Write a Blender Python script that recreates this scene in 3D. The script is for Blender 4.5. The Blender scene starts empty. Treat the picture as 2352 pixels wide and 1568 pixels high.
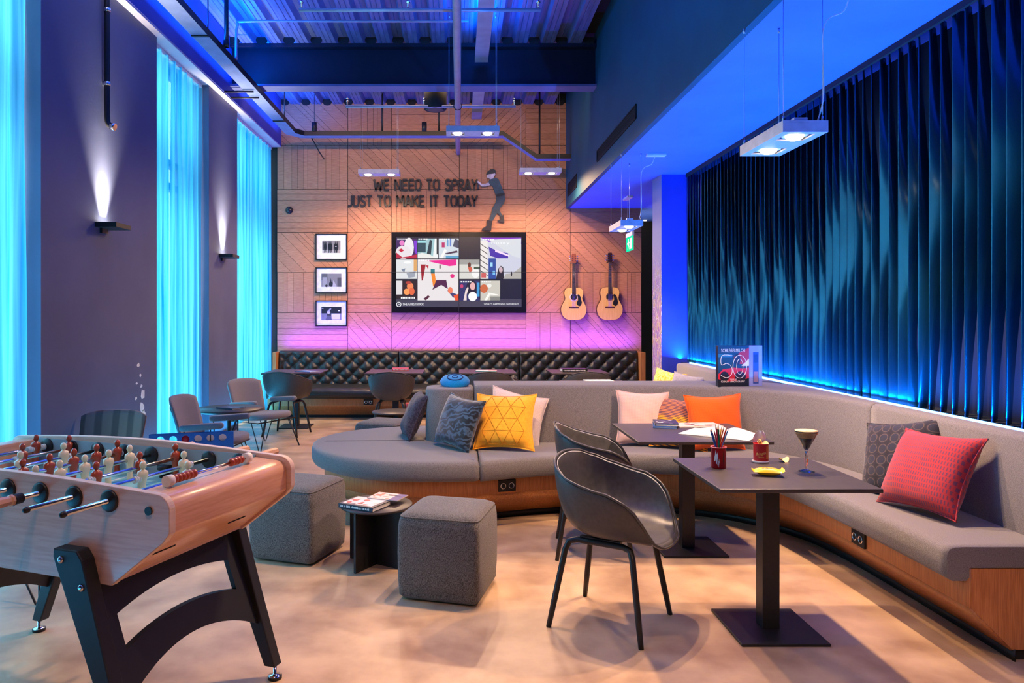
import bpy, bmesh, math, random
from mathutils import Vector, Matrix
R = random.Random(7)
scene = bpy.context.scene
col = scene.collection
PI = math.pi

# ------------------------------------------------------------------ camera, world, exposure
F, CX, CY, CAMZ = 1680.0, 1055.0, 725.0, 1.48          # focal length and principal point in px of the 2352x1568 frame
cam_d = bpy.data.cameras.new('camera')
cam_d.sensor_width = 36.0
cam_d.lens = 36.0 * F / 2352.0
cam_d.shift_x = (1176.0 - CX) / 2352.0
cam_d.shift_y = -(784.0 - CY) / 2352.0
cam = bpy.data.objects.new('camera', cam_d)
cam.location = (0, 0, CAMZ)
cam.rotation_euler = (PI / 2, 0, 0)
col.objects.link(cam)
scene.camera = cam
vs = scene.view_settings
vs.view_transform = 'Standard'
vs.look = 'None'
vs.gamma = 1.0
vs.use_curve_mapping = False
vs.exposure = 0.2

w = bpy.data.worlds.new('overcast_daylight')
scene.world = w
w.use_nodes = True
bg = w.node_tree.nodes['Background']
bg.inputs[0].default_value = (0.80, 0.93, 1.0, 1)
bg.inputs[1].default_value = 3.0


def s2l(v):
    v = v / 255.0
    return v / 12.92 if v <= 0.04045 else ((v + 0.055) / 1.055) ** 2.4


def c(r, g, b):
    return (s2l(r), s2l(g), s2l(b))


def light(name, kind, loc, energy, color, rot=(0, 0, 0), parent=None, **kw):
    d = bpy.data.lights.new(name, kind)
    d.energy = energy
    d.color = color
    for k, v in kw.items():
        setattr(d, k, v)
    o = bpy.data.objects.new(name, d)
    o.location = loc
    o.rotation_euler = rot
    o.parent = parent
    col.objects.link(o)
    return o


WARM = (1.0, 0.64, 0.37)
COOLW = (1.0, 0.86, 0.66)
CYAN = (0.02, 0.50, 1.0)
BLUE = (0.0, 0.20, 1.0)
VIOLET = (0.13, 0.04, 1.0)
# daylight falling through the three curtained windows (one sheet of sky light outside each)
for i, (y0, y1, e) in enumerate(((2.4, 5.07, 185), (7.01, 8.47, 62), (9.55, 11.55, 74))):
    light('window_daylight', 'AREA', (-3.45, (y0 + y1) / 2, 2.1), e, (0.75, 0.93, 1.0), (0, -PI / 2, 0),
          shape='RECTANGLE', size=4.0, size_y=y1 - y0)
# blue strip at the foot of the fin wall, shining up
light('fin_wall_glow', 'AREA', (2.655, 5.1, 0.965), 330, BLUE, (PI, math.radians(5), 0), shape='RECTANGLE', size=0.03, size_y=7.6)
# violet strip behind the tufted bench, shining up the timber wall
light('bench_glow', 'AREA', (0.0, 11.40, 0.975), 120, VIOLET, (PI - math.radians(12), 0, 0), shape='RECTANGLE', size=5.5, size_y=0.03)
# blue strips lying on the cable trays under the deck, shining up
light('tray_glow', 'AREA', (-2.545, 6.0, 4.30), 300, (0.0, 0.16, 1.0), (PI, 0, 0), shape='RECTANGLE', size=0.1, size_y=10.5)
light('tray_glow', 'AREA', (0.27, 6.0, 4.66), 120, (0.0, 0.16, 1.0), (PI, 0, 0), shape='RECTANGLE', size=0.1, size_y=5.0)
# unseen cyan light added along the foot of the curtains
light('added_curtain_glow', 'AREA', (-2.80, 5.2, 0.05), 90, CYAN, (PI, math.radians(10), 0), shape='RECTANGLE', size=0.05, size_y=12.0)


# ------------------------------------------------------------------ helpers
def gp(u, v, z=0.0):
    d = (CAMZ - z) * F / (v - CY)
    return Vector(((u - CX) * d / F, d, z))


def dp(u, v, d):
    return Vector(((u - CX) * d / F, d, CAMZ - (v - CY) * d / F))


class MB:
    def __init__(self):
        self.v = []
        self.f = []
        self.m = []
        self.s = []

    def add(self, vs, fs, mi=0, smooth=False):
        o = len(self.v)
        self.v += [tuple(p) for p in vs]
        for f in fs:
            self.f.append(tuple(i + o for i in f))
            self.m.append(mi)
            self.s.append(smooth)
        return self

    def box(self, x0, x1, y0, y1, z0, z1, mi=0):
        vs = [(x, y, z) for z in (z0, z1) for y in (y0, y1) for x in (x0, x1)]
        return self.add(vs, [(0, 2, 3, 1), (4, 5, 7, 6), (0, 1, 5, 4), (2, 6, 7, 3), (0, 4, 6, 2), (1, 3, 7, 5)], mi)

    def grid(self, rows, mi=0, smooth=True, close_u=False, close_v=False):
        nr, nc = len(rows), len(rows[0])
        vs = [p for r in rows for p in r]
        fs = []
        for i in range(nr if close_v else nr - 1):
            for j in range(nc if close_u else nc - 1):
                a = i * nc + j
                b = i * nc + (j + 1) % nc
                cc = ((i + 1) % nr) * nc + (j + 1) % nc
                d = ((i + 1) % nr) * nc + j
                fs.append((a, b, cc, d))
        return self.add(vs, fs, mi, smooth)

    def tube(self, pts, r, n=8, mi=0, caps=True, closed=False):
        pts = [Vector(p) for p in pts]
        rad = r if isinstance(r, (list, tuple)) else [r] * len(pts)
        rows = []
        prev = None
        N = len(pts)
        for i, p in enumerate(pts):
            if closed:
                t = pts[(i + 1) % N] - pts[i - 1]
            else:
                t = pts[min(i + 1, N - 1)] - pts[max(i - 1, 0)]
            t.normalize()
            if prev is None:
                up = Vector((0, 0, 1)) if abs(t.z) < 0.9 else Vector((1, 0, 0))
                a = t.cross(up).normalized()
            else:
                a = (prev - t * prev.dot(t))
                if a.length < 1e-6:
                    a = t.orthogonal()
                a.normalize()
            prev = a
            b = t.cross(a)
            rows.append([p + (a * math.cos(2 * PI * k / n) + b * math.sin(2 * PI * k / n)) * rad[i] for k in range(n)])
        self.grid(rows, mi, True, close_u=True, close_v=closed)
        if caps and not closed:
            self.add(rows[0], [tuple(range(n))], mi)
            self.add(rows[-1], [tuple(reversed(range(n)))], mi)
        return self

    def cyl(self, p0, p1, r, n=12, mi=0):
        return self.tube([p0, p1], r, n, mi)

    def lathe(self, prof, n=24, mi=0, o=(0, 0, 0), sx=1, sy=1, smooth=True):
        rows = [[(o[0] + r * sx * math.cos(2 * PI * k / n), o[1] + r * sy * math.sin(2 * PI * k / n), o[2] + z) for k in range(n)]
                for r, z in prof]
        self.grid(rows, mi, smooth, close_u=True)
        if prof[0][0] > 1e-6:
            self.add(rows[0], [tuple(reversed(range(n)))], mi)
        if prof[-1][0] > 1e-6:
            self.add(rows[-1], [tuple(range(n))], mi)
        return self

    def prism(self, a, b, mi=0, smooth=False):
        n = len(a)
        self.add(list(a) + list(b), [tuple(reversed(range(n))), tuple(range(n, 2 * n))], mi)
        self.add(list(a) + list(b), [(i, (i + 1) % n, n + (i + 1) % n, n + i) for i in range(n)], mi, smooth)
        return self

    def ball(self, o, r, n=12, m=8, mi=0, s=(1, 1, 1)):
        rows = []
        for i in range(m + 1):
            a = -PI / 2 + PI * i / m
            rr = max(math.cos(a), 1e-4)
            rows.append([(o[0] + r * s[0] * rr * math.cos(2 * PI * k / n), o[1] + r * s[1] * rr * math.sin(2 * PI * k / n),
                          o[2] + r * s[2] * math.sin(a)) for k in range(n)])
        return self.grid(rows, mi, True, close_u=True)

    def mesh(self, name, mats, fix=True):
        me = bpy.data.meshes.new(name)
        me.from_pydata(self.v, [], self.f)
        for m in (mats if isinstance(mats, (list, tuple)) else [mats]):
            me.materials.append(m)
        me.polygons.foreach_set('material_index', self.m)
        me.polygons.foreach_set('use_smooth', self.s)
        if fix:
            bm = bmesh.new()
            bm.from_mesh(me)
            bmesh.ops.remove_doubles(bm, verts=bm.verts, dist=1e-5)
            bmesh.ops.recalc_face_normals(bm, faces=bm.faces)
            bm.to_mesh(me)
            bm.free()
        me.update()
        return me


def sett(o, label=None, cat=None, group=None, kind=None):
    if label:
        o['label'] = label
    if cat:
        o['category'] = cat
    if group:
        o['group'] = group
    if kind:
        o['kind'] = kind
    return o


def ob(name, data, parent=None, loc=(0, 0, 0), rot=(0, 0, 0), bevel=0, seg=2, sub=0, solid=0):
    if not isinstance(name, str):
        raise TypeError
    o = bpy.data.objects.new(name, data)
    col.objects.link(o)
    o.parent = parent
    o.location = loc
    o.rotation_euler = rot
    if solid:
        m = o.modifiers.new('solid', 'SOLIDIFY')
        m.thickness = solid
        m.offset = 0
    if bevel:
        m = o.modifiers.new('bevel', 'BEVEL')
        m.width = bevel
        m.segments = seg
        m.limit_method = 'ANGLE'
        m.angle_limit = math.radians(40)
    if sub:
        m = o.modifiers.new('sub', 'SUBSURF')
        m.levels = sub
        m.render_levels = sub
    return o


def part(name, mb, mats, parent=None, **kw):
    return ob(name, mb.mesh(name, mats), parent, **kw)


def wpart(name, mb, mats, parent, **kw):
    """a part whose vertices were given in world coordinates"""
    inv = root_matrix(parent).inverted()
    mb.v = [tuple(inv @ Vector(p)) for p in mb.v]
    return part(name, mb, mats, parent, **kw)


def root_matrix(o):
    m = Matrix.Identity(4)
    while o is not None:
        m = Matrix.LocRotScale(o.location, o.rotation_euler.to_quaternion(), o.scale) @ m
        o = o.parent
    return m


def thing(name, label, cat, loc=(0, 0, 0), rz=0.0, group=None, rot=None):
    o = bpy.data.objects.new(name, None)
    o.empty_display_size = 0.1
    col.objects.link(o)
    o.location = loc
    o.rotation_euler = rot if rot else (0, 0, rz)
    return sett(o, label, cat, group)


def single(name, mb, mats, label, cat, group=None, **kw):
    return sett(part(name, mb, mats, None, **kw), label, cat, group)


def struct(name, mb, mats, label=None, parent=None, **kw):
    o = part(name, mb, mats, parent, **kw)
    if parent is None:
        sett(o, label, None, None, 'structure')
    return o


def copy_tree(o, parent=None):
    q = o.copy()
    col.objects.link(q)
    q.parent = parent
    for ch in list(o.children):
        copy_tree(ch, q)
    return q


def arc(cx, cy, r, a0, a1, n):
    return [(cx + r * math.cos(a0 + (a1 - a0) * i / n), cy + r * math.sin(a0 + (a1 - a0) * i / n)) for i in range(n + 1)]


def spline(pts, n=6):
    """Catmull-Rom through 2-D or 3-D points"""
    P = [Vector(p) for p in pts]
    out = []
    for i in range(len(P) - 1):
        p0, p1, p2, p3 = P[max(i - 1, 0)], P[i], P[i + 1], P[min(i + 2, len(P) - 1)]
        for k in range(n):
            t = k / n
            out.append(0.5 * ((2 * p1) + (p2 - p0) * t + (2 * p0 - 5 * p1 + 4 * p2 - p3) * t * t + (3 * p1 - p0 - 3 * p2 + p3) * t ** 3))
    out.append(P[-1])
    return out


# ------------------------------------------------------------------ materials
MATS = {}


def mat(name, base, base2=None, scale=8.0, rough=0.6, metal=0.0, bump=0.0, bscale=None, stretch=(1, 1, 1), rot=(0, 0, 0), spec=0.5,
        coat=0.0, sheen=0.0, detail=4.0, emit=None, estr=0.0, alpha=1.0, trans=0.0, ior=1.45, rnd=0.0, lo=0.35, hi=0.65, rvar=0.0):
    if name in MATS:
        return MATS[name]
    m = bpy.data.materials.new(name)
    MATS[name] = m
    m.use_nodes = True
    nt = m.node_tree
    N, L = nt.nodes, nt.links
    p = N['Principled BSDF']
    p.inputs['Roughness'].default_value = rough
    p.inputs['Metallic'].default_value = metal
    p.inputs['Specular IOR Level'].default_value = spec
    p.inputs['Coat Weight'].default_value = coat
    p.inputs['Coat Roughness'].default_value = 0.15
    p.inputs['Sheen Weight'].default_value = sheen
    p.inputs['IOR'].default_value = ior
    p.inputs['Alpha'].default_value = alpha
    p.inputs['Transmission Weight'].default_value = trans
    if emit:
        p.inputs['Emission Color'].default_value = (*emit, 1)
        p.inputs['Emission Strength'].default_value = estr
    if base2 is None:
        base2 = tuple(min(1, x * 0.82) for x in base)
    tc = N.new('ShaderNodeTexCoord')
    mp = N.new('ShaderNodeMapping')
    mp.inputs['Rotation'].default_value = rot
    mp.inputs['Scale'].default_value = stretch
    L.new(tc.outputs['Object'], mp.inputs['Vector'])
    nz = N.new('ShaderNodeTexNoise')
    nz.inputs['Scale'].default_value = scale
    nz.inputs['Detail'].default_value = detail
    L.new(mp.outputs['Vector'], nz.inputs['Vector'])
    cr = N.new('ShaderNodeValToRGB')
    cr.color_ramp.elements[0].position = lo
    cr.color_ramp.elements[0].color = (*base2, 1)
    cr.color_ramp.elements[1].position = hi
    cr.color_ramp.elements[1].color = (*base, 1)
    L.new(nz.outputs['Fac'], cr.inputs['Fac'])
    out = cr.outputs['Color']
    if rnd:
        oi = N.new('ShaderNodeObjectInfo')
        mr = N.new('ShaderNodeMapRange')
        mr.inputs['To Min'].default_value = 1 - rnd
        mr.inputs['To Max'].default_value = 1 + rnd
        L.new(oi.outputs['Random'], mr.inputs['Value'])
        hs = N.new('ShaderNodeHueSaturation')
        L.new(mr.outputs['Result'], hs.inputs['Value'])
        L.new(out, hs.inputs['Color'])
        out = hs.outputs['Color']
    L.new(out, p.inputs['Base Color'])
    if rvar:
        m2 = N.new('ShaderNodeMapRange')
        m2.inputs['To Min'].default_value = max(0.02, rough - rvar)
        m2.inputs['To Max'].default_value = rough + rvar
        L.new(nz.outputs['Fac'], m2.inputs['Value'])
        L.new(m2.outputs['Result'], p.inputs['Roughness'])
    if bump:
        n2 = N.new('ShaderNodeTexNoise')
        n2.inputs['Scale'].default_value = bscale or scale * 4
        n2.inputs['Detail'].default_value = 3
        L.new(mp.outputs['Vector'], n2.inputs['Vector'])
        bp = N.new('ShaderNodeBump')
        bp.inputs['Strength'].default_value = bump
        bp.inputs['Distance'].default_value = 0.01
        L.new(n2.outputs['Fac'], bp.inputs['Height'])
        L.new(bp.outputs['Normal'], p.inputs['Normal'])
    return m


def fabric(name, a, b, scale=260, bump=0.35, sheen=0.25, rough=0.9):
    """woven cloth: fine mottled yarn with a soft sheen"""
    return mat(name, a, b, scale=scale, rough=rough, bump=bump, bscale=scale * 1.5, sheen=sheen, detail=3, spec=0.2, lo=0.30, hi=0.70, stretch=(1, 1, 0.55))


def tex_mat(name, build, rough=0.8, sheen=0.2, bump=0.2):
    """material whose colour comes from build(N, L, coords) -> colour socket, in object coordinates"""
    m = bpy.data.materials.new(name)
    MATS[name] = m
    m.use_nodes = True
    N, L = m.node_tree.nodes, m.node_tree.links
    p = N['Principled BSDF']
    p.inputs['Roughness'].default_value = rough
    p.inputs['Sheen Weight'].default_value = sheen
    p.inputs['Specular IOR Level'].default_value = 0.25
    tc = N.new('ShaderNodeTexCoord')
    s = build(N, L, tc.outputs['Object'])
    L.new(s, p.inputs['Base Color'])
    if bump:
        nz = N.new('ShaderNodeTexNoise')
        nz.inputs['Scale'].default_value = 300
        L.new(tc.outputs['Object'], nz.inputs['Vector'])
        bp = N.new('ShaderNodeBump')
        bp.inputs['Strength'].default_value = bump
        bp.inputs['Distance'].default_value = 0.004
        L.new(nz.outputs['Fac'], bp.inputs['Height'])
        L.new(bp.outputs['Normal'], p.inputs['Normal'])
    return m


def emis(name, color, strength):
    m = bpy.data.materials.new(name)
    MATS[name] = m
    m.use_nodes = True
    N, L = m.node_tree.nodes, m.node_tree.links
    N.remove(N['Principled BSDF'])
    e = N.new('ShaderNodeEmission')
    e.inputs[0].default_value = (*color, 1)
    e.inputs[1].default_value = strength
    L.new(e.outputs[0], N['Material Output'].inputs['Surface'])
    return m


def print_mat(name, emission=0.0, rough=0.35):
    """flat print: colour from the faces' colour attribute"""
    m = bpy.data.materials.new(name)
    m.use_nodes = True
    N, L = m.node_tree.nodes, m.node_tree.links
    p = N['Principled BSDF']
    a = N.new('ShaderNodeAttribute')
    a.attribute_name = 'Col'
    p.inputs['Roughness'].default_value = rough
    if emission:
        L.new(a.outputs['Color'], p.inputs['Emission Color'])
        p.inputs['Emission Strength'].default_value = emission
        p.inputs['Base Color'].default_value = (0.01, 0.01, 0.01, 1)
    else:
        L.new(a.outputs['Color'], p.inputs['Base Color'])
    return m


PRINT = print_mat('printed_paper')
SCREEN = print_mat('screen_glow', 1.0, 0.25)


def prints(name, polys, parent, M, w, h, material=None, step=0.0002):
    """polys: [(points in 0..1 x 0..1, (r,g,b) 0-255)], painted in order onto a w x h sheet; M maps (x,y,0) into the parent's space"""
    vs, fs, cs = [], [], []
    for k, (pts, rgb) in enumerate(polys):
        o = len(vs)
        vs += [M @ Vector((x * w, y * h, k * step)) for x, y in pts]
        fs.append(tuple(range(o, o + len(pts))))
        cs.append(c(*rgb))
    me = bpy.data.meshes.new(name)
    me.from_pydata([tuple(v) for v in vs], [], fs)
    at = me.color_attributes.new('Col', 'FLOAT_COLOR', 'CORNER')
    i = 0
    for f, k in zip(fs, cs):
        for _ in f:
            at.data[i].color = (*k, 1)
            i += 1
    me.materials.append(material or PRINT)
    return ob(name, me, parent)


def rect(x0, y0, x1, y1):
    return [(x0, y0), (x1, y0), (x1, y1), (x0, y1)]


def ell(x, y, rx, ry, n=14, a=0.0):
    return [(x + rx * math.cos(t) * math.cos(a) - ry * math.sin(t) * math.sin(a),
             y + rx * math.cos(t) * math.sin(a) + ry * math.sin(t) * math.cos(a)) for t in (2 * PI * k / n for k in range(n))]


def text(name, s, size, material, parent, M, extrude=0.0, align='LEFT', width=None):
    cu = bpy.data.curves.new(name, 'FONT')
    cu.body = s
    cu.size = size
    cu.extrude = extrude
    cu.align_x = align
    cu.resolution_u = 3
    t = bpy.data.objects.new(name, cu)
    col.objects.link(t)
    me = bpy.data.meshes.new_from_object(t.evaluated_get(bpy.context.evaluated_depsgraph_get()))
    bpy.data.objects.remove(t)
    bpy.data.curves.remove(cu)
    me.name = name
    if width:
        xs = [v.co.x for v in me.vertices]
        k = width / (max(xs) - min(xs))
        for v in me.vertices:
            v.co.x *= k
    me.transform(M)
    me.materials.clear()
    me.materials.append(material)
    return ob(name, me, parent)


def T(x, y, z, rx=0, ry=0, rz=0):
    return Matrix.Translation((x, y, z)) @ Matrix.Rotation(rz, 4, 'Z') @ Matrix.Rotation(ry, 4, 'Y') @ Matrix.Rotation(rx, 4, 'X')


m_black = mat('black_powder_coat', (0.012, 0.012, 0.014), (0.008, 0.008, 0.01), scale=60, rough=0.45)
m_blackmatt = mat('matt_black', (0.01, 0.01, 0.011), scale=40, rough=0.75)
m_chrome = mat('chrome', (0.75, 0.75, 0.76), (0.65, 0.65, 0.67), scale=30, rough=0.12, metal=1.0)
m_white = mat('white_paint', (0.75, 0.75, 0.74), scale=12, rough=0.5)
m_alu = mat('brushed_aluminium', (0.55, 0.55, 0.56), (0.46, 0.46, 0.48), scale=40, rough=0.42, metal=0.5, stretch=(1, 12, 1))
m_plum = mat('plum_wall_paint', c(88, 94, 122), c(80, 86, 114), scale=1.6, rough=0.7, bump=0.05, bscale=60)
m_teal = mat('dark_teal_paint', c(11, 72, 94), c(9, 64, 86), scale=2.0, rough=0.6)
m_dark = mat('dark_wall', (0.012, 0.018, 0.02), scale=4, rough=0.8)
# ------------------------------------------------------------------ the room
BW = 11.60            # back wall plane
PX = BW / F           # metres per pixel on the back wall
WX = -2.90            # window wall plane
SOF = 3.18            # underside of the bulkhead
DECK = 4.83
m_floor = mat('polished_concrete', c(204, 172, 138), c(158, 126, 100), scale=3.6, rough=0.40, bump=0.05, bscale=30, detail=14, lo=0.32, hi=0.68, rvar=0.10)
nt = m_floor.node_tree
struct('floor', MB().box(-3.5, 4.6, -3.4, 13.4, -0.2, 0.0), m_floor, 'warm beige polished concrete floor with worn mottled patches')


def bx(u):
    return (u - CX) * PX


def bz(v):
    return CAMZ - (v - CY) * PX


# back wall with its timber panels, each panel a field of planks laid in one direction
m_wood = {}
for ang in (0, 45, 90, 135):
    m_wood[ang] = mat('timber_plank_%d' % ang, c(198, 138, 106), c(170, 110, 82), scale=9, rough=0.55, stretch=(1.2, 1.2, 22),
                      rot=(0, math.radians(ang - 90), 0), bump=0.03, rnd=0.10, detail=5)
wall_back = struct('wall_back', MB().box(-3.5, 2.88, BW + 0.02, BW + 0.2, 0, 5.0), m_dark, 'timber clad end wall of chevron plank panels behind the tufted bench')


def clip(poly, nx, nz, dmin, dmax):
    for sgn, lim in ((1, dmin), (-1, -dmax)):
        out = []
        for i in range(len(poly)):
            a, b = poly[i], poly[(i + 1) % len(poly)]
            da, db = sgn * (a[0] * nx + a[1] * nz) - lim, sgn * (b[0] * nx + b[1] * nz) - lim
            if da >= 0:
                out.append(a)
            if (da >= 0) != (db >= 0):
                t = da / (da - db)
                out.append((a[0] + (b[0] - a[0]) * t, a[1] + (b[1] - a[1]) * t))
        poly = out
        if not poly:
            return []
    return poly


COLS = [637, 799, 900, 1055, 1208, 1310, 1473]
ROWS = [236, 334, 435, 534, 625.6, 717.5, 809, 900]
# plank direction of every panel: h, v, \ (d) or / (u); a dot where nothing shows
PAT = ['dvhuh.', 'vddvd.', 'hdvhuh', 'duhvdd', 'vhvhuv', 'hduhvd']
for r, row in enumerate(PAT):
    for k, ch in enumerate(row):
        x0, x1 = bx(COLS[k]), bx(COLS[k + 1])
        z1, z0 = bz(ROWS[r]), bz(ROWS[r + 1])
        if ch == '.':
            continue
        back = wpart('panel', MB().box(x0 + 0.002, x1 - 0.002, BW, BW + 0.02, z0 + 0.002, z1 - 0.002), m_dark, wall_back)
        if r in (3, 4) and k in (2, 3):
            continue
        ang = {'h': 0, 'v': 90, 'd': -45, 'u': 45}[ch]
        if ch in 'du':
            ang = math.copysign(R.choice((42, 45, 48)), ang)
        dx, dz = math.cos(math.radians(ang)), math.sin(math.radians(ang))
        nx, nz = -dz, dx
        corners = [(x0 + .003, z0 + .003), (x1 - .003, z0 + .003), (x1 - .003, z1 - .003), (x0 + .003, z1 - .003)]
        ds = [p[0] * nx + p[1] * nz for p in corners]
        d, dend = min(ds), max(ds)
        while d < dend - 0.01:
            wd = R.choice((0.065, 0.095, 0.095, 0.125, 0.16))
            if dend - d - wd < 0.03:
                wd = dend - d
            pl = clip(corners, nx, nz, d + 0.002, d + wd - 0.002)
            d += wd
            if len(pl) >= 3:
                y = BW - R.uniform(0.010, 0.014)
                wpart('plank', MB().prism([(px_, y, pz_) for px_, pz_ in pl], [(px_, BW - 0.001, pz_) for px_, pz_ in pl]),
                      m_wood[{'h': 0, 'v': 90, 'd': 135, 'u': 45}[ch]], back)

# window wall: piers, header beam, sill; windows and curtains
WIN = ((2.4, 5.07), (7.01, 8.47), (9.55, 11.60))
wl = MB()
for y0, y1 in ((-3.4, 2.4), (5.07, 7.01), (8.47, 9.55)):
    wl.box(-3.3, WX, y0, y1, 0, 4.15)
wall_left = struct('wall_left', wl, m_plum, 'plum grey painted piers between the curtained windows')
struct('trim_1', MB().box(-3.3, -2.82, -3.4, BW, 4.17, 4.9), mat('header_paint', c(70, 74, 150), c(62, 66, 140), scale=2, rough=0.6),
       'blue lit header beam above the curtained windows')
struct('trim_2', MB().box(-3.3, -2.825, -3.4, BW, 4.15, 4.17), mat('header_underside', c(190, 184, 196), scale=3, rough=0.6),
       'pale underside strip of the header beam over the curtains')
chips = [(318, 838, 4, 10), (322, 862, 3, 8), (314, 880, 3, 6), (325, 886, 3, 8), (312, 915, 3, 9), (328, 905, 5, 24), (326, 935, 7, 30), (330, 950, 5, 20)]
for u, v, rw, rh in chips:
    d = -WX * F / (CX - u)
    p = dp(u, v, d)
    k = d / F
    kk = -WX * F / (CX - u) ** 2
    pts = []
    for i in range(9):
        a = 2 * PI * i / 9
        q = R.uniform(0.55, 1.0)
        pts.append((p.y + rw * kk * 1.0 * math.cos(a) * q, p.z + rh * k * 0.6 * math.sin(a) * q))
    part('paint_chip', MB().prism([(WX + 0.001, a, b) for a, b in pts], [(WX - 0.002, a, b) for a, b in pts]), m_white, wall_left)

m_glass = bpy.data.materials.new('window_glass')
m_glass.use_nodes = True
N, L = m_glass.node_tree.nodes, m_glass.node_tree.links
tr = N.new('ShaderNodeBsdfTransparent')
tr.inputs[0].default_value = (0.93, 0.97, 0.98, 1)
gl = N.new('ShaderNodeBsdfGlossy')
gl.inputs['Roughness'].default_value = 0.05
mx = N.new('ShaderNodeMixShader')
mx.inputs[0].default_value = 0.06
L.new(tr.outputs[0], mx.inputs[1])
L.new(gl.outputs[0], mx.inputs[2])
L.new(mx.outputs[0], N['Material Output'].inputs['Surface'])

m_sheer = bpy.data.materials.new('sheer_cyan_curtain')
m_sheer.use_nodes = True
N, L = m_sheer.node_tree.nodes, m_sheer.node_tree.links
N.remove(N['Principled BSDF'])
tc = N.new('ShaderNodeTexCoord')
mp = N.new('ShaderNodeMapping')
mp.inputs['Scale'].default_value = (1, 9, 0.12)
L.new(tc.outputs['Object'], mp.inputs[0])
nz = N.new('ShaderNodeTexNoise')
nz.inputs['Scale'].default_value = 3
nz.inputs['Detail'].default_value = 4
L.new(mp.outputs[0], nz.inputs['Vector'])
cr = N.new('ShaderNodeValToRGB')
cr.color_ramp.elements[0].position, cr.color_ramp.elements[1].position = 0.3, 0.7
cr.color_ramp.elements[0].color = (*c(0, 140, 205), 1)
cr.color_ramp.elements[1].color = (*c(110, 216, 244), 1)
L.new(nz.outputs['Fac'], cr.inputs[0])
tl = N.new('ShaderNodeBsdfTranslucent')
df = N.new('ShaderNodeBsdfDiffuse')
tp = N.new('ShaderNodeBsdfTransparent')
for n_ in (tl, df):
    L.new(cr.outputs[0], n_.inputs[0])
tp.inputs[0].default_value = (0.45, 0.85, 1.0, 1)
a1 = N.new('ShaderNodeMixShader')
a1.inputs[0].default_value = 0.45
L.new(tl.outputs[0], a1.inputs[1])
L.new(df.outputs[0], a1.inputs[2])
a2 = N.new('ShaderNodeMixShader')
a2.inputs[0].default_value = 0.27
L.new(a1.outputs[0], a2.inputs[1])
L.new(tp.outputs[0], a2.inputs[2])
L.new(a2.outputs[0], N['Material Output'].inputs['Surface'])

m_frame = mat('window_frame_grey', c(70, 76, 84), scale=10, rough=0.5)
CURT = ('sheer cyan curtain at the window nearest the football table', 'sheer cyan curtain between the two wall sconces',
        'sheer cyan curtain in the corner beside the timber wall')
for i, (y0, y1) in enumerate(WIN):
    fr = MB()
    for a, b in ((y0, y0 + 0.07), (y1 - 0.07, y1), ((y0 + y1) / 2 - 0.035, (y0 + y1) / 2 + 0.035)):
        fr.box(-3.22, -3.14, a, b, 0, 4.15)
    for z in (0.0, 2.85, 3.1, 4.08):
        fr.box(-3.22, -3.14, y0, y1, z, z + 0.07)
    win = struct('window_%d' % (i + 1), fr, m_frame, ('tall window behind the curtain nearest the football table', 'tall window behind the middle curtain',
                                                      'tall window behind the curtain in the far corner')[i])
    ym = (y0 + y1) / 2
    for a, b in ((y0 + .07, ym - .035), (ym + .035, y1 - .07)):
        for za, zb in ((0.07, 2.85), (2.92, 3.1), (3.17, 4.08)):
            part('pane', MB().box(-3.185, -3.175, a, b, za, zb), m_glass, win)
    # gathered sheer curtain
    n = int((y1 - y0) * 46)
    rows = []
    nz_ = 12
    ph = R.uniform(0, 6)
    cu = thing('curtain', CURT[i], 'curtain', (-2.99, ym, 0.02), group='sheer curtains at the tall windows')
    for k in range(nz_ + 1):
        z = 4.10 * k / nz_
        row = []
        for j in range(n + 1):
            s = (y1 - y0 - 0.03) * j / n - (y1 - y0 - 0.03) / 2
            am = 0.032 + 0.012 * math.sin(s * 3 + ph)
            x = am * math.sin(2 * PI * s / 0.17 + 0.8 * math.sin(s * 2.3 + ph)) + 0.012 * math.sin(s * 31 + k * 0.25) * (1 - k / nz_)
            row.append((x, s + 0.012 * math.sin(k * 0.7 + s * 9), z))
        rows.append(row)
    part('cloth', MB().grid(rows), m_sheer, cu)
    part('curtain_track', MB().box(-0.02, 0.02, -(y1 - y0) / 2 + .02, (y1 - y0) / 2 - .02, 4.09, 4.128), m_white, cu)

# bulkhead over the sofa, fin wall backing, column, passage behind, wall behind the camera
SX = 1.69
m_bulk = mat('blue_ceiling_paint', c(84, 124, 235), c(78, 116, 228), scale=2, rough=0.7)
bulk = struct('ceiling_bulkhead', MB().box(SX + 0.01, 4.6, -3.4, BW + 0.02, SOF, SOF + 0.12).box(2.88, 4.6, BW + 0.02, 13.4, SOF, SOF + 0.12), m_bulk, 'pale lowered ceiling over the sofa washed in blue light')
struct('wall_bulkhead', MB().box(SX, SX + 0.05, -3.4, BW + 0.02, SOF - 0.004, 5.0), m_teal, 'dark teal side of the lowered ceiling')
struct('wall_right', MB().box(2.90, 3.1, -3.4, 8.78, 0, SOF), mat('navy_backing', (0.004, 0.006, 0.02), scale=3, rough=0.7), 'dark navy wall behind the twisted fins')
struct('wall_passage', MB().box(4.4, 4.6, 8.7, 13.4, 0, SOF).box(2.88, 4.6, 13.2, 13.4, 0, SOF).box(3.1, 4.6, 8.6, 8.78, 0, SOF),
       mat('passage_paint', c(46, 48, 44), scale=2, rough=0.8), 'dark walls of the passage beyond the timber wall')
struct('wall_front', MB().box(-3.5, 4.6, -3.4, -3.2, 0, 5.0), mat('rear_wall_paint', c(120, 108, 100), scale=2, rough=0.8), 'plain wall behind the viewer')


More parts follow.
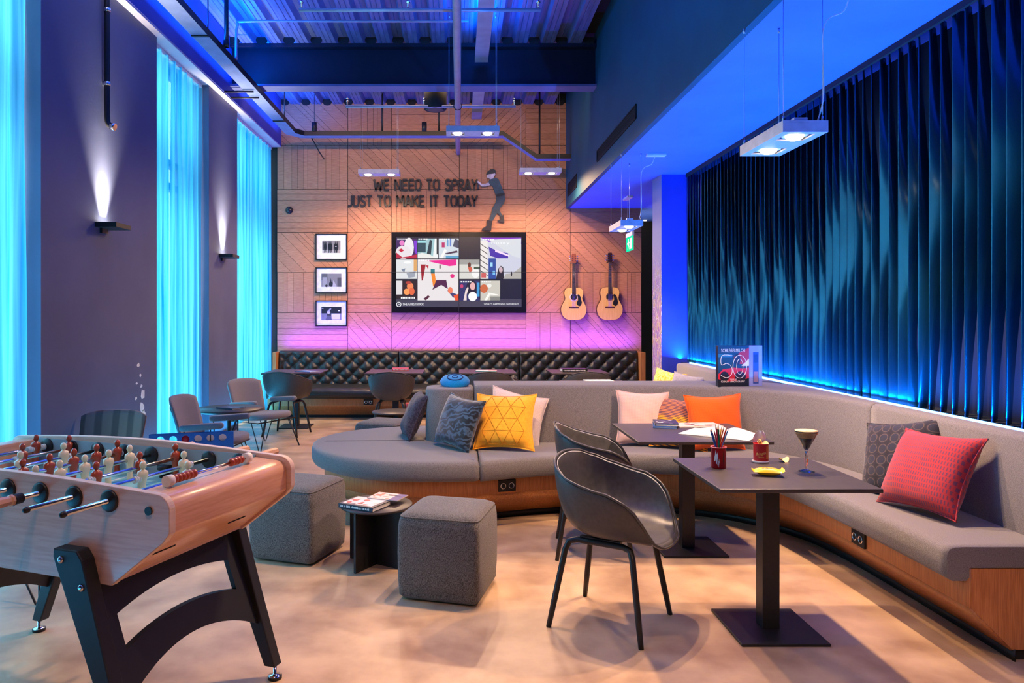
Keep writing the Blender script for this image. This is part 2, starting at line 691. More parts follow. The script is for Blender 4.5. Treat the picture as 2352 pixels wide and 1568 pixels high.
def graffiti_nodes():
    def build(N, L, co):
        mp = N.new('ShaderNodeMapping')
        mp.inputs['Scale'].default_value = (1, 2.2, 0.7)
        L.new(co, mp.inputs[0])
        nz = N.new('ShaderNodeTexNoise')
        nz.inputs['Scale'].default_value = 7
        nz.inputs['Detail'].default_value = 5
        nz.inputs['Distortion'].default_value = 2.5
        L.new(mp.outputs[0], nz.inputs['Vector'])
        cr = N.new('ShaderNodeValToRGB')
        e = cr.color_ramp.elements
        e[0].position, e[0].color = 0.40, (*c(120, 122, 170), 1)
        e[1].position, e[1].color = 0.52, (*c(150, 80, 160), 1)
        for pos, k in ((0.55, (236, 236, 240)), (0.58, (30, 30, 44)), (0.62, (206, 176, 90)), (0.68, (126, 128, 176))):
            x = e.new(pos)
            x.color = (*c(*k), 1)
        L.new(nz.outputs['Fac'], cr.inputs[0])
        # marks only below head height
        sx = N.new('ShaderNodeSeparateXYZ')
        L.new(co, sx.inputs[0])
        mr = N.new('ShaderNodeMapRange')
        mr.inputs['From Min'].default_value, mr.inputs['From Max'].default_value = 1.6, 2.4
        L.new(sx.outputs['Z'], mr.inputs['Value'])
        mi = N.new('ShaderNodeMix')
        mi.data_type = 'RGBA'
        L.new(mr.outputs[0], mi.inputs[0])
        L.new(cr.outputs[0], mi.inputs[6])
        mi.inputs[7].default_value = (*c(124, 130, 170), 1)
        return mi.outputs[2]
    return build


m_graf = tex_mat('sprayed_graffiti', graffiti_nodes(), rough=0.6, sheen=0, bump=0)
colm = struct('column', MB().box(2.435, 2.90, 8.80, 9.2, 0, SOF), mat('column_blue', c(40, 60, 190), scale=3, rough=0.6), 'square blue column at the end of the fin wall with a graffiti covered side')
part('graffiti_side', MB().box(2.430, 2.435, 8.80, 9.2, 0, SOF), m_graf, colm)

# ceiling: trapezoidal metal deck, one sheet rib after another
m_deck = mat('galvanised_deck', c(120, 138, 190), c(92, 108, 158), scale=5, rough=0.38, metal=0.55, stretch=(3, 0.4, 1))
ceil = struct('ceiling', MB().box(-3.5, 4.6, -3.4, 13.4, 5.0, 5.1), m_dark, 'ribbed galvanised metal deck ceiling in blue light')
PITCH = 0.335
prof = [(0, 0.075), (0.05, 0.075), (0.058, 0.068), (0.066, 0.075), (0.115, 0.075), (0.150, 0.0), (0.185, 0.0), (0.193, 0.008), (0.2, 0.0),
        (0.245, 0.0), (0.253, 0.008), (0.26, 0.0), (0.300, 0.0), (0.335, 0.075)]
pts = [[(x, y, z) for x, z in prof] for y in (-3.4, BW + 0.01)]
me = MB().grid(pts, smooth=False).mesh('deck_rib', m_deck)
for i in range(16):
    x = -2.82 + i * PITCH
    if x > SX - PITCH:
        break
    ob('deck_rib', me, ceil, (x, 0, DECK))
# steel beam across the room under the deck
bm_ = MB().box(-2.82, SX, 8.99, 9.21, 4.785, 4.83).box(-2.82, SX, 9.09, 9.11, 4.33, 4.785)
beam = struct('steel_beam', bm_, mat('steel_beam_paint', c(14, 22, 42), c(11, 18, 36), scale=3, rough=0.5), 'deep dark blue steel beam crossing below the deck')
part('bottom_flange', MB().box(-2.82, SX, 8.99, 9.21, 4.30, 4.33), mat('flange_violet_lit', c(96, 104, 150), scale=4, rough=0.5), beam)  # paler than the beam: violet light on its underside painted into the colour
# scalloped closers where the deck sits on the beam and on the back wall
cl = MB()
for i in range(14):
    x = -2.82 + i * PITCH + 0.057
    for y in (8.985, BW - 0.02):
        rows = arc(0, 0, 1, PI, 2 * PI, 8)
        cl.prism([(x + a * 0.07, y, DECK + 0.03 + b * 0.05) for a, b in rows] + [(x + .07, y, DECK + .07), (x - .07, y, DECK + .07)],
                 [(x + a * 0.07, y + .01, DECK + 0.03 + b * 0.05) for a, b in rows] + [(x + .07, y + .01, DECK + .07), (x - .07, y + .01, DECK + .07)])
q = part('rib_closers', cl, m_blackmatt, ceil)
q['kind'] = 'stuff'
# corridor lamp, seen through the gap beside the column
o = single('downlight', MB().lathe([(0.0, 0), (0.022, 0), (0.028, 0.012), (0.0, 0.012)], 16), emis('downlight_glow', (1, .85, .6), 12), 'small lit downlight in the passage beyond the column', 'light',
           loc=(3.30, 13.0, SOF - 0.013))
light('passage_light', 'POINT', (3.5, 12.0, 2.9), 4, WARM, shadow_soft_size=0.05)

# twisted fins on the right wall
m_fin = mat('glossy_teal_fin', c(12, 74, 90), c(8, 54, 70), scale=3, rough=0.26, metal=0.75, stretch=(1, 1, 0.5), coat=0.3)
fins = thing('fin_wall', 'dark glossy teal cladding of twisted vertical fins above the sofa', 'wall cladding', (2.80, 2.3, 0.93))
FZ0, FZ1 = 0.93, SOF - 0.015
FP = 0.1
ph = 0.4
for k in range(64):
    # every fin: straight front edge, valley edge wandering sideways with height, so the blade twists
    y = 2.35 + k * FP
    ph += R.uniform(-0.2, 0.2)
    zo = 2.25 - 0.8 * min(1, (y - 3.0) / 4.5) + 0.10 * math.sin(ph * 2)
    jit = R.uniform(-0.5, 0.5)
    off = R.uniform(-0.18, 0.22)
    lam = R.uniform(2.9, 3.8)
    rows = []
    for j in range(25):
        z = FZ0 + (FZ1 - FZ0) * j / 24
        v = (0.25 + 1.45 * (0.5 - 0.5 * math.cos(2 * PI * (z - zo) / lam + jit)) ** 0.75) * (1 + 0.7 * max(0, (y - 3.6) / 5)) + off
        if z < 1.35 and y > 4.3:
            v *= 0.35 + 0.65 * (z - FZ0) / 0.42
        xv = 2.735 + 0.062
        ye = y + FP
        rows.append([(2.732, ye + .006, z), (2.735, ye, z), (2.735 + .031 + .003, ye - (1 - v) * FP * .5, z), (xv, ye - (1 - v) * FP, z)])
    wpart('fin', MB().grid(rows), m_fin, fins)
wpart('top_rail', MB().box(2.71, 2.732, 2.3, 8.76, SOF - 0.04, SOF - 0.001), m_blackmatt, fins)
# ledge with the blue light strip at the foot of the fins
struct('trim_3', MB().box(2.662, 2.90, 2.2, 8.78, 0, 0.925), m_dark, 'dark ledge between the sofa back and the fins')
o = single('light_strip', MB().box(2.674, 2.682, 2.3, 8.5, 0.9255, 0.942), emis('blue_strip_glow', (0.06, 0.24, 1.0), 16), 'glowing blue light strip along the foot of the fin wall', 'light strip')
# vents in the teal side
for d0, d1, z0, z1, lb in ((6.97, 8.95, 3.36, 3.50, 'long black vent grille in the teal bulkhead side'), (10.5, 11.35, 3.33, 3.52, 'short black vent grille near the timber wall')):
    v = thing('vent_grille', lb, 'vent', (SX - 0.004, (d0 + d1) / 2, z0))
    wpart('frame', MB().box(SX - .012, SX, d0, d1, z0, z0 + .012).box(SX - .012, SX, d0, d1, z1 - .012, z1).box(SX - .012, SX, d0, d0 + .012, z0, z1)
          .box(SX - .012, SX, d1 - .012, d1, z0, z1).box(SX - .003, SX, d0, d1, z0, z1), m_blackmatt, v)
    n = 5
    for i in range(n):
        z = z0 + (z1 - z0) * (i + 0.7) / (n + 0.4)
        wpart('slat', MB().add([(SX - .012, d0 + .01, z), (SX - .002, d0 + .01, z + .012), (SX - .002, d1 - .01, z + .012), (SX - .012, d1 - .01, z)], [(0, 1, 2, 3)]), m_blackmatt, v, solid=0.002)
# ------------------------------------------------------------------ lamps and services
m_bulb = emis('halogen_bulb', (1.0, 0.86, 0.62), 14)
m_wire = mat('steel_wire', (0.5, 0.52, 0.56), scale=50, rough=0.3, metal=0.8)
LW, LL, LH = 0.235, 0.58, 0.06


def pendant(x, y, z, along, top, label, power, cable=None, size=3.05):
    """flat white two-spot pendant: box with two square wells, four wires and a cable"""
    t = thing('pendant_lamp', label, 'lamp', (x, y, z), 0 if along == 'y' else PI / 2, 'twin spot pendant lamps')
    h = MB()
    a, b = LW / 2, LL / 2
    h.box(-a, a, -b, b, LH - 0.012, LH)
    h.box(-a, -a + .012, -b, b, 0, LH - .0122).box(a - .012, a, -b, b, 0, LH - .0122)
    h.box(-a + .0122, a - .0122, -b, -b + .012, 0, LH - .0122).box(-a + .0122, a - .0122, b - .012, b, 0, LH - .0122)
    wl, wc = 0.075, 0.165
    ai, bi = a - .0125, b - .0125
    h.box(-ai, -wl, -bi, bi, .001, .009).box(wl, ai, -bi, bi, .001, .009)
    e_ = .0003
    h.box(-wl + e_, wl - e_, -bi, -wc - wl, .001, .009).box(-wl + e_, wl - e_, wc + wl, bi, .001, .009).box(-wl + e_, wl - e_, -wc + wl, wc - wl, .001, .009)
    part('housing', h, mat('lamp_housing_white', c(176, 176, 186), scale=20, rough=0.45), t)
    for s in (-1, 1):
        part('well', MB().box(-wl, wl, s * wc - wl, s * wc + wl, .040, .046), m_blackmatt, t)
        g = part('gimbal', MB().lathe([(0.060, .010), (0.068, .010), (0.068, .034), (0.060, .034)], 24, o=(0, s * wc, 0)), m_alu, t)
        part('bulb', MB().lathe([(0.0, -.014), (0.03, -.011), (0.044, 0.0), (0.048, .012), (0.048, .036), (0, .036)], 24, o=(0, s * wc, 0)), m_bulb, g)
        light('bulb_light', 'SPOT', (0, s * wc, -0.024), power, WARM, (0, 0, 0), t, spot_size=size, spot_blend=0.6, shadow_soft_size=0.03)
    for sx in (-1, 1):
        for sy in (-1, 1):
            part('suspension_wire', MB().cyl((sx * (a - .015), sy * (b - .03), LH), (sx * (a - .015), sy * (b - .03), top - z), 0.0018, 5)
                 .cyl((sx * (a - .015), sy * (b - .03), LH), (sx * (a - .015), sy * (b - .03), LH + .03), 0.006, 8)
                 .cyl((sx * (a - .015), sy * (b - .03), top - z - .03), (sx * (a - .015), sy * (b - .03), top - z), 0.007, 8), m_wire, t)
    if cable:
        ht = top - z
        pts = spline([(a - .03, -b + .06, LH), (a - .012, -b + .03, LH + .12), (a - .012, -b + .03, ht * .5), (a - .012, -b + .03, ht - .22),
                      (a + .02, -b + .03, ht - .15), (a + .10, -b + .04, ht - .11), (a + .14, -b + .05, ht - .02)], 5)
        part('power_cable', MB().tube(pts, 0.0035, 6), m_white, t)
        part('canopy', MB().box(a + .05, a + .25, -b + .02, -b + .09, ht - .025, ht), m_white, t, bevel=0.004)
    part('terminal_block', MB().box(-.05, .02, -b + .02, -b + .06, LH, LH + .02), m_white, t)
    return t


pendant(1.79, 4.07, 2.43, 'y', SOF, 'white twin spot pendant lamp hanging over the two square sofa tables', 150, True, 2.2)
pendant(1.80, 7.92, 2.42, 'y', SOF, 'white twin spot pendant lamp hanging beside the green exit sign', 110, True, 2.2)
pendant(0.147, 8.05, 3.48, 'x', DECK, 'white twin spot pendant lamp in front of the black cable tray', 190)
pendant(-1.14, 10.45, 3.49, 'x', DECK, 'white twin spot pendant lamp above the slogan and framed photographs', 120)
pendant(1.14, 10.35, 3.49, 'x', DECK, 'white twin spot pendant lamp near the teal bulkhead and guitars', 120)
# the first continues the high row; the other three are unseen, added for fill
for x, y, z, al, top, lb, pw, sz in ((0.42, 4.1, 3.48, 'x', DECK, 'white twin spot pendant lamp high above the grey poufs', 190, 1.75),
                                 (1.79, 0.9, 2.43, 'y', SOF, 'unseen white twin spot pendant lamp added for fill over the near end of the sofa row', 45, 2.4),
                                 (-0.9, 1.2, 3.48, 'x', DECK, 'unseen white twin spot pendant lamp added for fill above the football table', 48, 1.9),
                                 (1.25, -0.4, 3.48, 'x', DECK, 'unseen white twin spot pendant lamp added for fill behind the viewer', 150, 1.9)):
    pendant(x, y, z, al, top, lb, pw, None, sz)

# unseen warm batten added behind the steel beam to light the timber wall
t = thing('added_wall_washer', 'unseen warm light batten added behind the steel beam to wash the timber wall', 'lamp', (-0.55, 9.27, 4.42))
part('housing', MB().box(-2.1, 2.1, -.03, .01, 0, .09), m_black, t, bevel=.004)
part('bracket', MB().box(-1.5, -1.46, -.06, -.03, .02, .06), m_black, t)
part('bracket', MB().box(1.46, 1.5, -.06, -.03, .02, .06), m_black, t)
light('added_washer_light', 'AREA', (0, .03, .03), 26, WARM, (math.radians(62), 0, 0), t, shape='RECTANGLE', size=4.1, size_y=0.04, spread=math.radians(130))

# wall sconces throwing light up the piers
m_sconce_glow = emis('sconce_glow', (1.0, 0.93, 0.78), 25)
for y, lb in ((5.95, 'black slim wall sconce lighting up the wide pier beside the football table'), (8.95, 'black slim wall sconce on the narrow pier between the far curtains')):
    t = thing('wall_sconce', lb, 'lamp', (WX, y, 2.20), group='wall sconces')
    part('body', MB().box(0, 0.17, -0.13, 0.13, -0.012, 0.028), m_black, t, bevel=0.003)
    part('bracket', MB().box(0, 0.02, -0.05, 0.05, -0.05, -0.012), m_black, t)
    part('diffuser', MB().box(0.03, 0.10, -0.09, 0.09, 0.028, 0.031), m_sconce_glow, t)
    light('sconce_light', 'AREA', (0.05, 0, 0.034), 16, COOLW, (PI, 0, 0), t, shape='RECTANGLE', size=0.05, size_y=0.10, spread=math.radians(62))

# black cable trays
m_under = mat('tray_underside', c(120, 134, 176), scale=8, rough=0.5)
TZ = 4.20
tray = thing('cable_tray', 'long cable tray running above the windows and across the timber wall', 'cable tray', (-2.52, 5.0, TZ))


def tray_run(path, w=0.16, h=0.07):
    """sweep of a flat U channel along a path of (x, y, z)"""
    P = [Vector(p) for p in path]
    L_, R_ = [], []
    for i, p in enumerate(P):
        dirs = []
        if i:
            dirs.append((P[i] - P[i - 1]))
        if i < len(P) - 1:
            dirs.append((P[i + 1] - P[i]))
        d = sum((q.normalized() for q in dirs), Vector())
        d.z = 0
        if d.length < 1e-6:
            d = Vector((1, 0, 0))
        d.normalize()
        n = Vector((-d.y, d.x, 0))
        k = 1.0
        if len(dirs) == 2:
            a = Vector((dirs[0].x, dirs[0].y, 0)).normalized()
            k = 1.0 / max(0.6, a.dot(d))
        L_.append(p + n * w / 2 * k)
        R_.append(p - n * w / 2 * k)
    up = Vector((0, 0, h))
    inn = 0.004
    m = MB()
    m.grid([L_, R_], 1, False)
    m.grid([[p + Vector((0, 0, .004)) for p in L_], [p + Vector((0, 0, .004)) for p in R_]], 0, False)
    m.grid([L_, [p + up for p in L_]], 0, False)
    m.grid([R_, [p + up for p in R_]], 0, False)
    return m


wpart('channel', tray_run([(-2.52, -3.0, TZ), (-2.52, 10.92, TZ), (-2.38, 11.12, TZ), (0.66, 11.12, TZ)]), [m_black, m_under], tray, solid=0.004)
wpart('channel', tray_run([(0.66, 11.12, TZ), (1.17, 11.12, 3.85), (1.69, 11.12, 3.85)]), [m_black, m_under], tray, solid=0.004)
for x, zb in ((-1.17, TZ), (-0.31, TZ), (1.22, 3.85)):
    wpart('hanger_rod', MB().cyl((x, 11.12, zb), (x, 11.12, DECK + .06), 0.014, 8), m_black, tray)
for x in (-2.19, -0.53):
    wpart('clamp', MB().cyl((x, 11.05, TZ + .06), (x, 11.05, TZ + .20), 0.038, 12).cyl((x, 11.05, TZ + .2), (x, 11.05, DECK + .06), 0.004, 6), m_black, tray)
for y in (3.0, 5.6, 7.1, 10.2):
    wpart('hanger_rod', MB().cyl((-2.44, y, TZ), (-2.44, y, DECK + .06), 0.006, 6).box(-2.6, -2.43, y - .015, y + .015, TZ - .012, TZ - .001), m_black, tray)
for y in (8.78, 9.02):
    wpart('bracket_arm', MB().cyl((-2.82, y, TZ - .03), (-2.47, y, TZ - .03), 0.012, 8), m_black, tray)
wpart('brace', MB().tube([(-2.26, 11.2, TZ), (-2.14, 11.2, TZ - .22), (-2.14, 11.57, TZ - .24)], 0.01, 6), m_black, tray)

# pale steel member above, passing through the beam
o = single('steel_channel', MB().box(0.19, 0.35, 4.0, 8.98, 4.59, 4.63).box(0.19, 0.35, 9.22, BW - 0.02, 4.59, 4.63), mat('galvanised_channel', c(150, 158, 176), scale=6, rough=0.45, metal=0.3),
           'pale flat steel channel running along the ceiling through the beam', 'channel')
# sprinkler main with two branches
sp = thing('sprinkler_pipe', 'grey sprinkler pipe running the length of the ceiling with two branches', 'pipe', (-0.02, 6.0, 4.06))
m_pipe = mat('pipe_grey', c(160, 166, 190), c(146, 152, 178), scale=12, rough=0.35, metal=0.3)
wpart('main_pipe', MB().cyl((-0.02, -3.1, 4.06), (-0.02, BW - 0.02, 4.06), 0.038, 16), m_pipe, sp)
for y, x0, x1 in ((6.4, -1.40, 0.71), (9.35, -1.45, 0.72)):
    b = wpart('branch_pipe', MB().cyl((x0, y, 4.155), (x1, y, 4.155), 0.017, 10).cyl((-0.02, y, 4.06), (-0.02, y, 4.17), 0.022, 10), m_pipe, sp)
    for x in (x0 + .02, -0.45, x1 - .02):
        wpart('sprinkler_head', MB().lathe([(0, 0), (.008, 0), (.008, .05), (.02, .055), (.02, .062), (.004, .07), (.004, .085), (.022, .088), (.022, .092), (0, .092)], 10, o=(x, y, 4.165)), m_chrome, b)
wpart('hanger_loop', MB().tube([(-0.02 + .05 * math.cos(a), 9.0, 4.06 + .05 * math.sin(a)) for a in [2 * PI * i / 12 for i in range(12)]], 0.005, 6, closed=True)
      .cyl((-0.02, 9.0, 4.11), (-0.02, 9.0, 4.30), 0.005, 6), m_black, sp)
# conduits
single('conduit', MB().tube(spline([(0.10, 8.0, 4.70), (-1.2, 8.0, 4.70), (-2.32, 8.0, 4.70), (-2.42, 8.0, 4.66), (-2.44, 8.0, 4.55), (-2.44, 8.0, 4.28)], 5), 0.014, 8), m_pipe,
       'thin steel conduit bending down from the deck to the cable tray', 'conduit')
single('conduit', MB().tube([(-2.405, 7.55, DECK + .07), (-2.405, 7.55, TZ + .05)], 0.022, 10).cyl((-2.405, 7.55, TZ + .05), (-2.405, 7.55, TZ + .12), 0.03, 10), m_black,
       'thick black conduit dropping onto the cable tray', 'conduit')
t = thing('wall_conduit', 'black conduit pipe running down the wide pier above the sconce', 'conduit', (WX, 5.95, 3.02))
wpart('pipe', MB().tube(spline([(WX + .035, 5.95, 4.14), (WX + .035, 5.95, 3.6), (WX + .035, 5.95, 3.14), (WX + .045, 5.95, 3.04), (WX + .07, 5.95, 3.02)], 4), 0.022, 12), m_black, t)
wpart('end_cap', MB().cyl((WX + .065, 5.95, 3.022), (WX + .10, 5.95, 3.012), 0.03, 14), m_chrome, t)
for z in (3.35, 3.95):
    wpart('clip', MB().cyl((WX + .035, 5.95, z), (WX + .035, 5.95, z + .03), 0.028, 12).box(WX, WX + .03, 5.94, 5.96, z + .005, z + .025), m_chrome, t)
# hanging loudspeaker
t = thing('ceiling_speaker', 'black cylindrical loudspeaker hanging under the steel beam', 'speaker', (-0.31, 9.45, 4.14))
part('body', MB().lathe([(0.0, 0.004), (0.125, 0.004), (0.14, 0.0), (0.145, 0.01), (0.145, 0.23), (0.13, 0.245), (0, 0.245)], 28), m_blackmatt, t)
part('grille', MB().lathe([(0, -.004), (0.09, -.003), (0.118, 0.002)], 28), mat('speaker_grille', (0.05, 0.05, 0.055), scale=200, rough=0.5), t)
part('hanger', MB().cyl((0, 0, .245), (0, 0, DECK - 4.14 + .06), 0.006, 6), m_black, t)
# dome camera on the timber wall
t = thing('dome_camera', 'small black dome camera on the timber wall', 'camera', (bx(665), BW - .016, bz(483)), rot=(PI / 2, 0, 0))
part('mount', MB().lathe([(0, 0), (.058, 0), (.058, .015), (.05, .022), (0, .022)], 20), m_black, t)
part('dome', MB().lathe([(.046, .02), (.042, .04), (.03, .055), (.012, .062), (0, .063)], 20), mat('smoked_dome', (0.02, 0.025, 0.03), scale=10, rough=0.08), t)
# exit sign
t = thing('exit_sign', 'lit green emergency exit sign hanging at the end of the bulkhead', 'sign', (2.42, 10.4, 2.40))
wpart('body', MB().box(2.405, 2.435, 10.18, 10.58, 2.60, 2.66), m_white, t, bevel=.004)
wpart('pendant_cable', MB().cyl((2.42, 10.5, 2.66), (2.42, 10.5, SOF), 0.005, 6), m_white, t)
wpart('canopy', MB().box(2.38, 2.46, 10.35, 10.65, SOF - .025, SOF), m_white, t)
pl = wpart('sign_plate', MB().box(2.414, 2.426, 10.18, 10.58, 2.40, 2.60), emis('exit_green', c(20, 190, 140), 1.6), t)
Mx = root_matrix(t).inverted() @ T(2.4135, 10.58, 2.40, rz=-PI / 2) @ Matrix.Rotation(PI / 2, 4, 'X')
ex = [(rect(.56, .12, .90, .88), (225, 255, 240)), (ell(.36, .80, .045, .085), (235, 255, 245)),
      ([(.30, .70), (.42, .72), (.44, .42), (.34, .40)], (235, 255, 245)), ([(.34, .42), (.40, .42), (.30, .12), (.24, .14)], (235, 255, 245)),
      ([(.38, .44), (.44, .42), (.52, .28), (.50, .12), (.46, .12), (.47, .26)], (235, 255, 245)), ([(.42, .70), (.54, .56), (.52, .52), (.42, .60)], (235, 255, 245)),
      ([(.12, .55), (.22, .65), (.22, .58), (.30, .58), (.30, .52), (.22, .52), (.22, .45)], (235, 255, 245))]
prints('running_figure', ex, t, Mx, .40, .20, SCREEN)
# ------------------------------------------------------------------ things on the timber wall
WF = BW - 0.016        # face of the planks
# video wall of four screens
x0, x1, z0, z1 = bx(900), bx(1208), bz(717), bz(534)
tv = thing('video_wall', 'large black framed video wall of four screens showing a photo mosaic', 'screen', ((x0 + x1) / 2, BW, z0))
xm, zm = (x0 + x1) / 2, (z0 + z1) / 2
fr = MB().box(x0, x1, WF - .07, BW, z0, z1)
wpart('bezel', fr, mat('gloss_black_bezel', (0.006, 0.006, 0.008), scale=20, rough=0.2), tv, bevel=0.006)
sx0, sx1, sz0, sz1 = bx(911), bx(1197), bz(705), bz(545)
SW, SH = sx1 - sx0, sz1 - sz0


def tile(px0, py0, px1, py1):
    """pixel box in the 2352-wide photograph -> unit box on the screen"""
    return ((px0 - 911) / 286, (705 - py1) / 160, (px1 - 911) / 286, (705 - py0) / 160)


def intile(b, pts):
    return [(b[0] + x * (b[2] - b[0]), b[1] + y * (b[3] - b[1])) for x, y in pts]


S = [(rect(0, 0, 1, 1), (16, 22, 44)), (rect(0, 0, 1, .115), (62, 60, 78))]
A = tile(911, 549, 958, 594)
S += [(intile(A, rect(0, 0, 1, 1)), (58, 26, 92)), (intile(A, ell(.62, .55, .24, .5)), (226, 222, 226)), (intile(A, ell(.35, .3, .38, .34)), (222, 214, 220)),
      (intile(A, ell(.28, .78, .12, .14)), (220, 120, 190)), (intile(A, [(.1, .42), (.25, .3), (.38, .4), (.25, .5)]), (190, 20, 60)),
      (intile(A, [(0, 0), (1, 0), (1, .2), (.6, .1), (.3, .05), (0, .3)]), (180, 30, 60)), (intile(A, [(.85, .9), (1, .9), (1, .2), (.9, .3)]), (120, 50, 200))]
A = tile(960, 549, 1006, 594)
S += [(intile(A, rect(0, 0, 1, 1)), (150, 190, 196)), (intile(A, rect(0, .3, .4, 1)), (30, 70, 84)), (intile(A, rect(0, .78, .4, .9)), (150, 210, 216)),
      (intile(A, [(.45, .2), (.6, .95), (.72, .9), (.66, .2)]), (26, 54, 66)), (intile(A, [(.75, 0), (.85, 1), (1, 1), (1, 0)]), (226, 230, 230)),
      (intile(A, [(0, 0), (.9, 0), (.6, .2), (.2, .28), (0, .2)]), (222, 224, 220)), (intile(A, rect(.94, .2, 1, 1)), (20, 40, 50))]
A = tile(1008, 549, 1054, 594)
S += [(intile(A, rect(0, 0, 1, 1)), (196, 206, 216)), (intile(A, rect(.15, .55, .3, .8)), (176, 34, 100)), (intile(A, rect(.4, .6, .48, 1)), (90, 150, 200)),
      (intile(A, rect(.55, .6, .62, 1)), (70, 110, 190)), (intile(A, [(.05, 0), (.3, .5), (.4, .4), (.2, 0)]), (232, 232, 232)),
      (intile(A, [(.3, .25), (.9, .4), (.95, .3), (.4, .2)]), (60, 40, 70)), (intile(A, rect(.35, 0, 1, .12)), (80, 150, 190)), (intile(A, [(.7, .6), (1, .5), (1, .9), (.8, 1)]), (50, 60, 90))]
A = tile(911, 597, 958, 641)
S += [(intile(A, rect(0, 0, 1, 1)), (214, 216, 218)), (intile(A, rect(.85, .4, 1, 1)), (214, 160, 100)), (intile(A, [(.25, .5), (.45, .55), (.4, .35), (.3, .4)]), (120, 130, 150)),
      (intile(A, [(.5, .3), (.95, .4), (.9, .1), (.6, .05)]), (150, 156, 170)), (intile(A, ell(.55, .85, .2, .06)), (240, 240, 240))]
A = tile(911, 645, 958, 687)
S += [(intile(A, rect(0, 0, 1, 1)), (40, 26, 30)), (intile(A, rect(0, .25, .3, 1)), (214, 210, 212)), (intile(A, ell(.68, .7, .16, .2)), (232, 130, 80)),
      (intile(A, ell(.52, .4, .16, .17)), (244, 150, 84)), (intile(A, ell(.76, .42, .14, .2)), (220, 100, 60)), (intile(A, ell(.6, .9, .14, .08)), (170, 60, 50))]
A = tile(960, 597, 1053, 690)
S += [(intile(A, rect(0, 0, 1, 1)), (222, 216, 218)), (intile(A, [(.2, .98), (.95, 1), (.95, .86), (.78, .84), (.3, .95)]), (222, 20, 140)),
      (intile(A, [(.07, .88), (.2, .88), (.13, .5), (.1, .48)]), (150, 20, 40)), (intile(A, [(.2, .86), (.27, .86), (.26, .76)]), (180, 30, 60)),
      (intile(A, rect(.32, .66, .42, .77)), (36, 120, 130)), (intile(A, [(.33, .66), (.42, .66), (.46, .4), (.38, .34)]), (232, 130, 40)),
      (intile(A, [(.46, .5), (.7, .5), (.74, .28), (.58, .38), (.36, .26)]), (74, 26, 70)), (intile(A, ell(.85, .6, .055, .05)), (214, 30, 120)),
      (intile(A, [(.14, .04), (.26, .13), (.3, .09), (.2, 0)]), (80, 30, 50)), (intile(A, [(.72, .25), (.98, .14), (1, .02), (.86, .08)]), (60, 60, 110)),
      (intile(A, [(.88, .12), (1, .16), (1, 0), (.92, 0)]), (224, 80, 40)), (intile(A, ell(.8, .25, .06, .08)), (226, 120, 90)), (intile(A, rect(.53, .78, .57, .88)), (120, 110, 110))]
A = tile(1055, 597, 1101, 641)
S += [(intile(A, rect(0, 0, 1, 1)), (206, 206, 200)), (intile(A, rect(0, .75, 1, 1)), (150, 150, 148)), (intile(A, ell(.5, .72, .08, .14)), (90, 50, 40)),
      (intile(A, [(.42, .6), (.6, .62), (.66, .4), (.5, .35)]), (200, 90, 70)), (intile(A, ell(.8, .3, .2, .25)), (232, 232, 230)), (intile(A, rect(.72, .5, 1, .62)), (60, 80, 66))]
A = tile(1103, 547, 1196, 641)
S += [(intile(A, rect(0, 0, 1, 1)), (196, 198, 214)), (intile(A, [(0, 1), (1, 1), (1, .84), (.7, .95), (.2, .9)]), (122, 40, 190)),
      (intile(A, [(.2, .95), (1, .98), (.98, .5), (.8, .55)]), (206, 210, 216)), (intile(A, rect(0, 0, .18, .92)), (222, 218, 216))]
for i in range(6):
    y = .86 - i * .13
    S.append((intile(A, [(0, y), (.18, y - .12), (.18, y - .14), (0, y - .02)]), (30, 26, 40)))
S += [(intile(A, [(.2, .78), (.4, .68), (.68, .62), (.68, .5), (.42, .5), (.24, .56)]), (60, 36, 160)), (intile(A, [(.36, .72), (.7, .58), (.7, .54), (.36, .66)]), (236, 210, 240)),
      (intile(A, rect(.2, 0, .38, .5)), (30, 70, 150)), (intile(A, rect(.24, .3, .3, .4)), (150, 210, 240)), (intile(A, rect(.3, .1, .36, .2)), (110, 180, 230)),
      (intile(A, [(.38, 0), (.44, .25), (.5, .32), (.56, .28), (.58, 0)]), (20, 22, 40)), (intile(A, ell(.5, .22, .045, .08)), (196, 170, 180)),
      (intile(A, [(.56, 0), (1, 0), (1, .3), (.8, .14), (.62, .12)]), (170, 166, 160)), (intile(A, ell(.76, .12, .02, .06)), (30, 30, 40)), (intile(A, rect(.02, .03, .14, .14)), (196, 90, 90))]
A = tile(1055, 645, 1101, 690)
S += [(intile(A, rect(0, 0, 1, 1)), (40, 44, 100)), (intile(A, ell(.62, .62, .28, .42)), (18, 20, 50)), (intile(A, ell(.66, .72, .13, .2)), (222, 170, 170)),
      (intile(A, ell(.66, .2, .22, .24)), (236, 236, 240)), (intile(A, [(.2, 0), (.3, .5), (.42, .7), (.46, .62), (.36, .3), (.36, 0)]), (226, 206, 206)), (intile(A, ell(.12, .72, .08, .1)), (190, 60, 110)),
      (intile(A, rect(.86, .2, 1, .9)), (60, 150, 210))]
A = tile(1103, 645, 1148, 690)
S += [(intile(A, rect(0, 0, 1, 1)), (196, 192, 182)), (intile(A, ell(.18, .6, .2, .22)), (196, 100, 60)), (intile(A, ell(.45, .75, .12, .1)), (226, 226, 220)),
      (intile(A, [(.2, 0), (.42, .4), (.9, .3), (.9, .26), (.5, .3), (.34, 0)]), (240, 238, 230)), (intile(A, rect(.5, 0, 1, .2)), (130, 130, 124))]
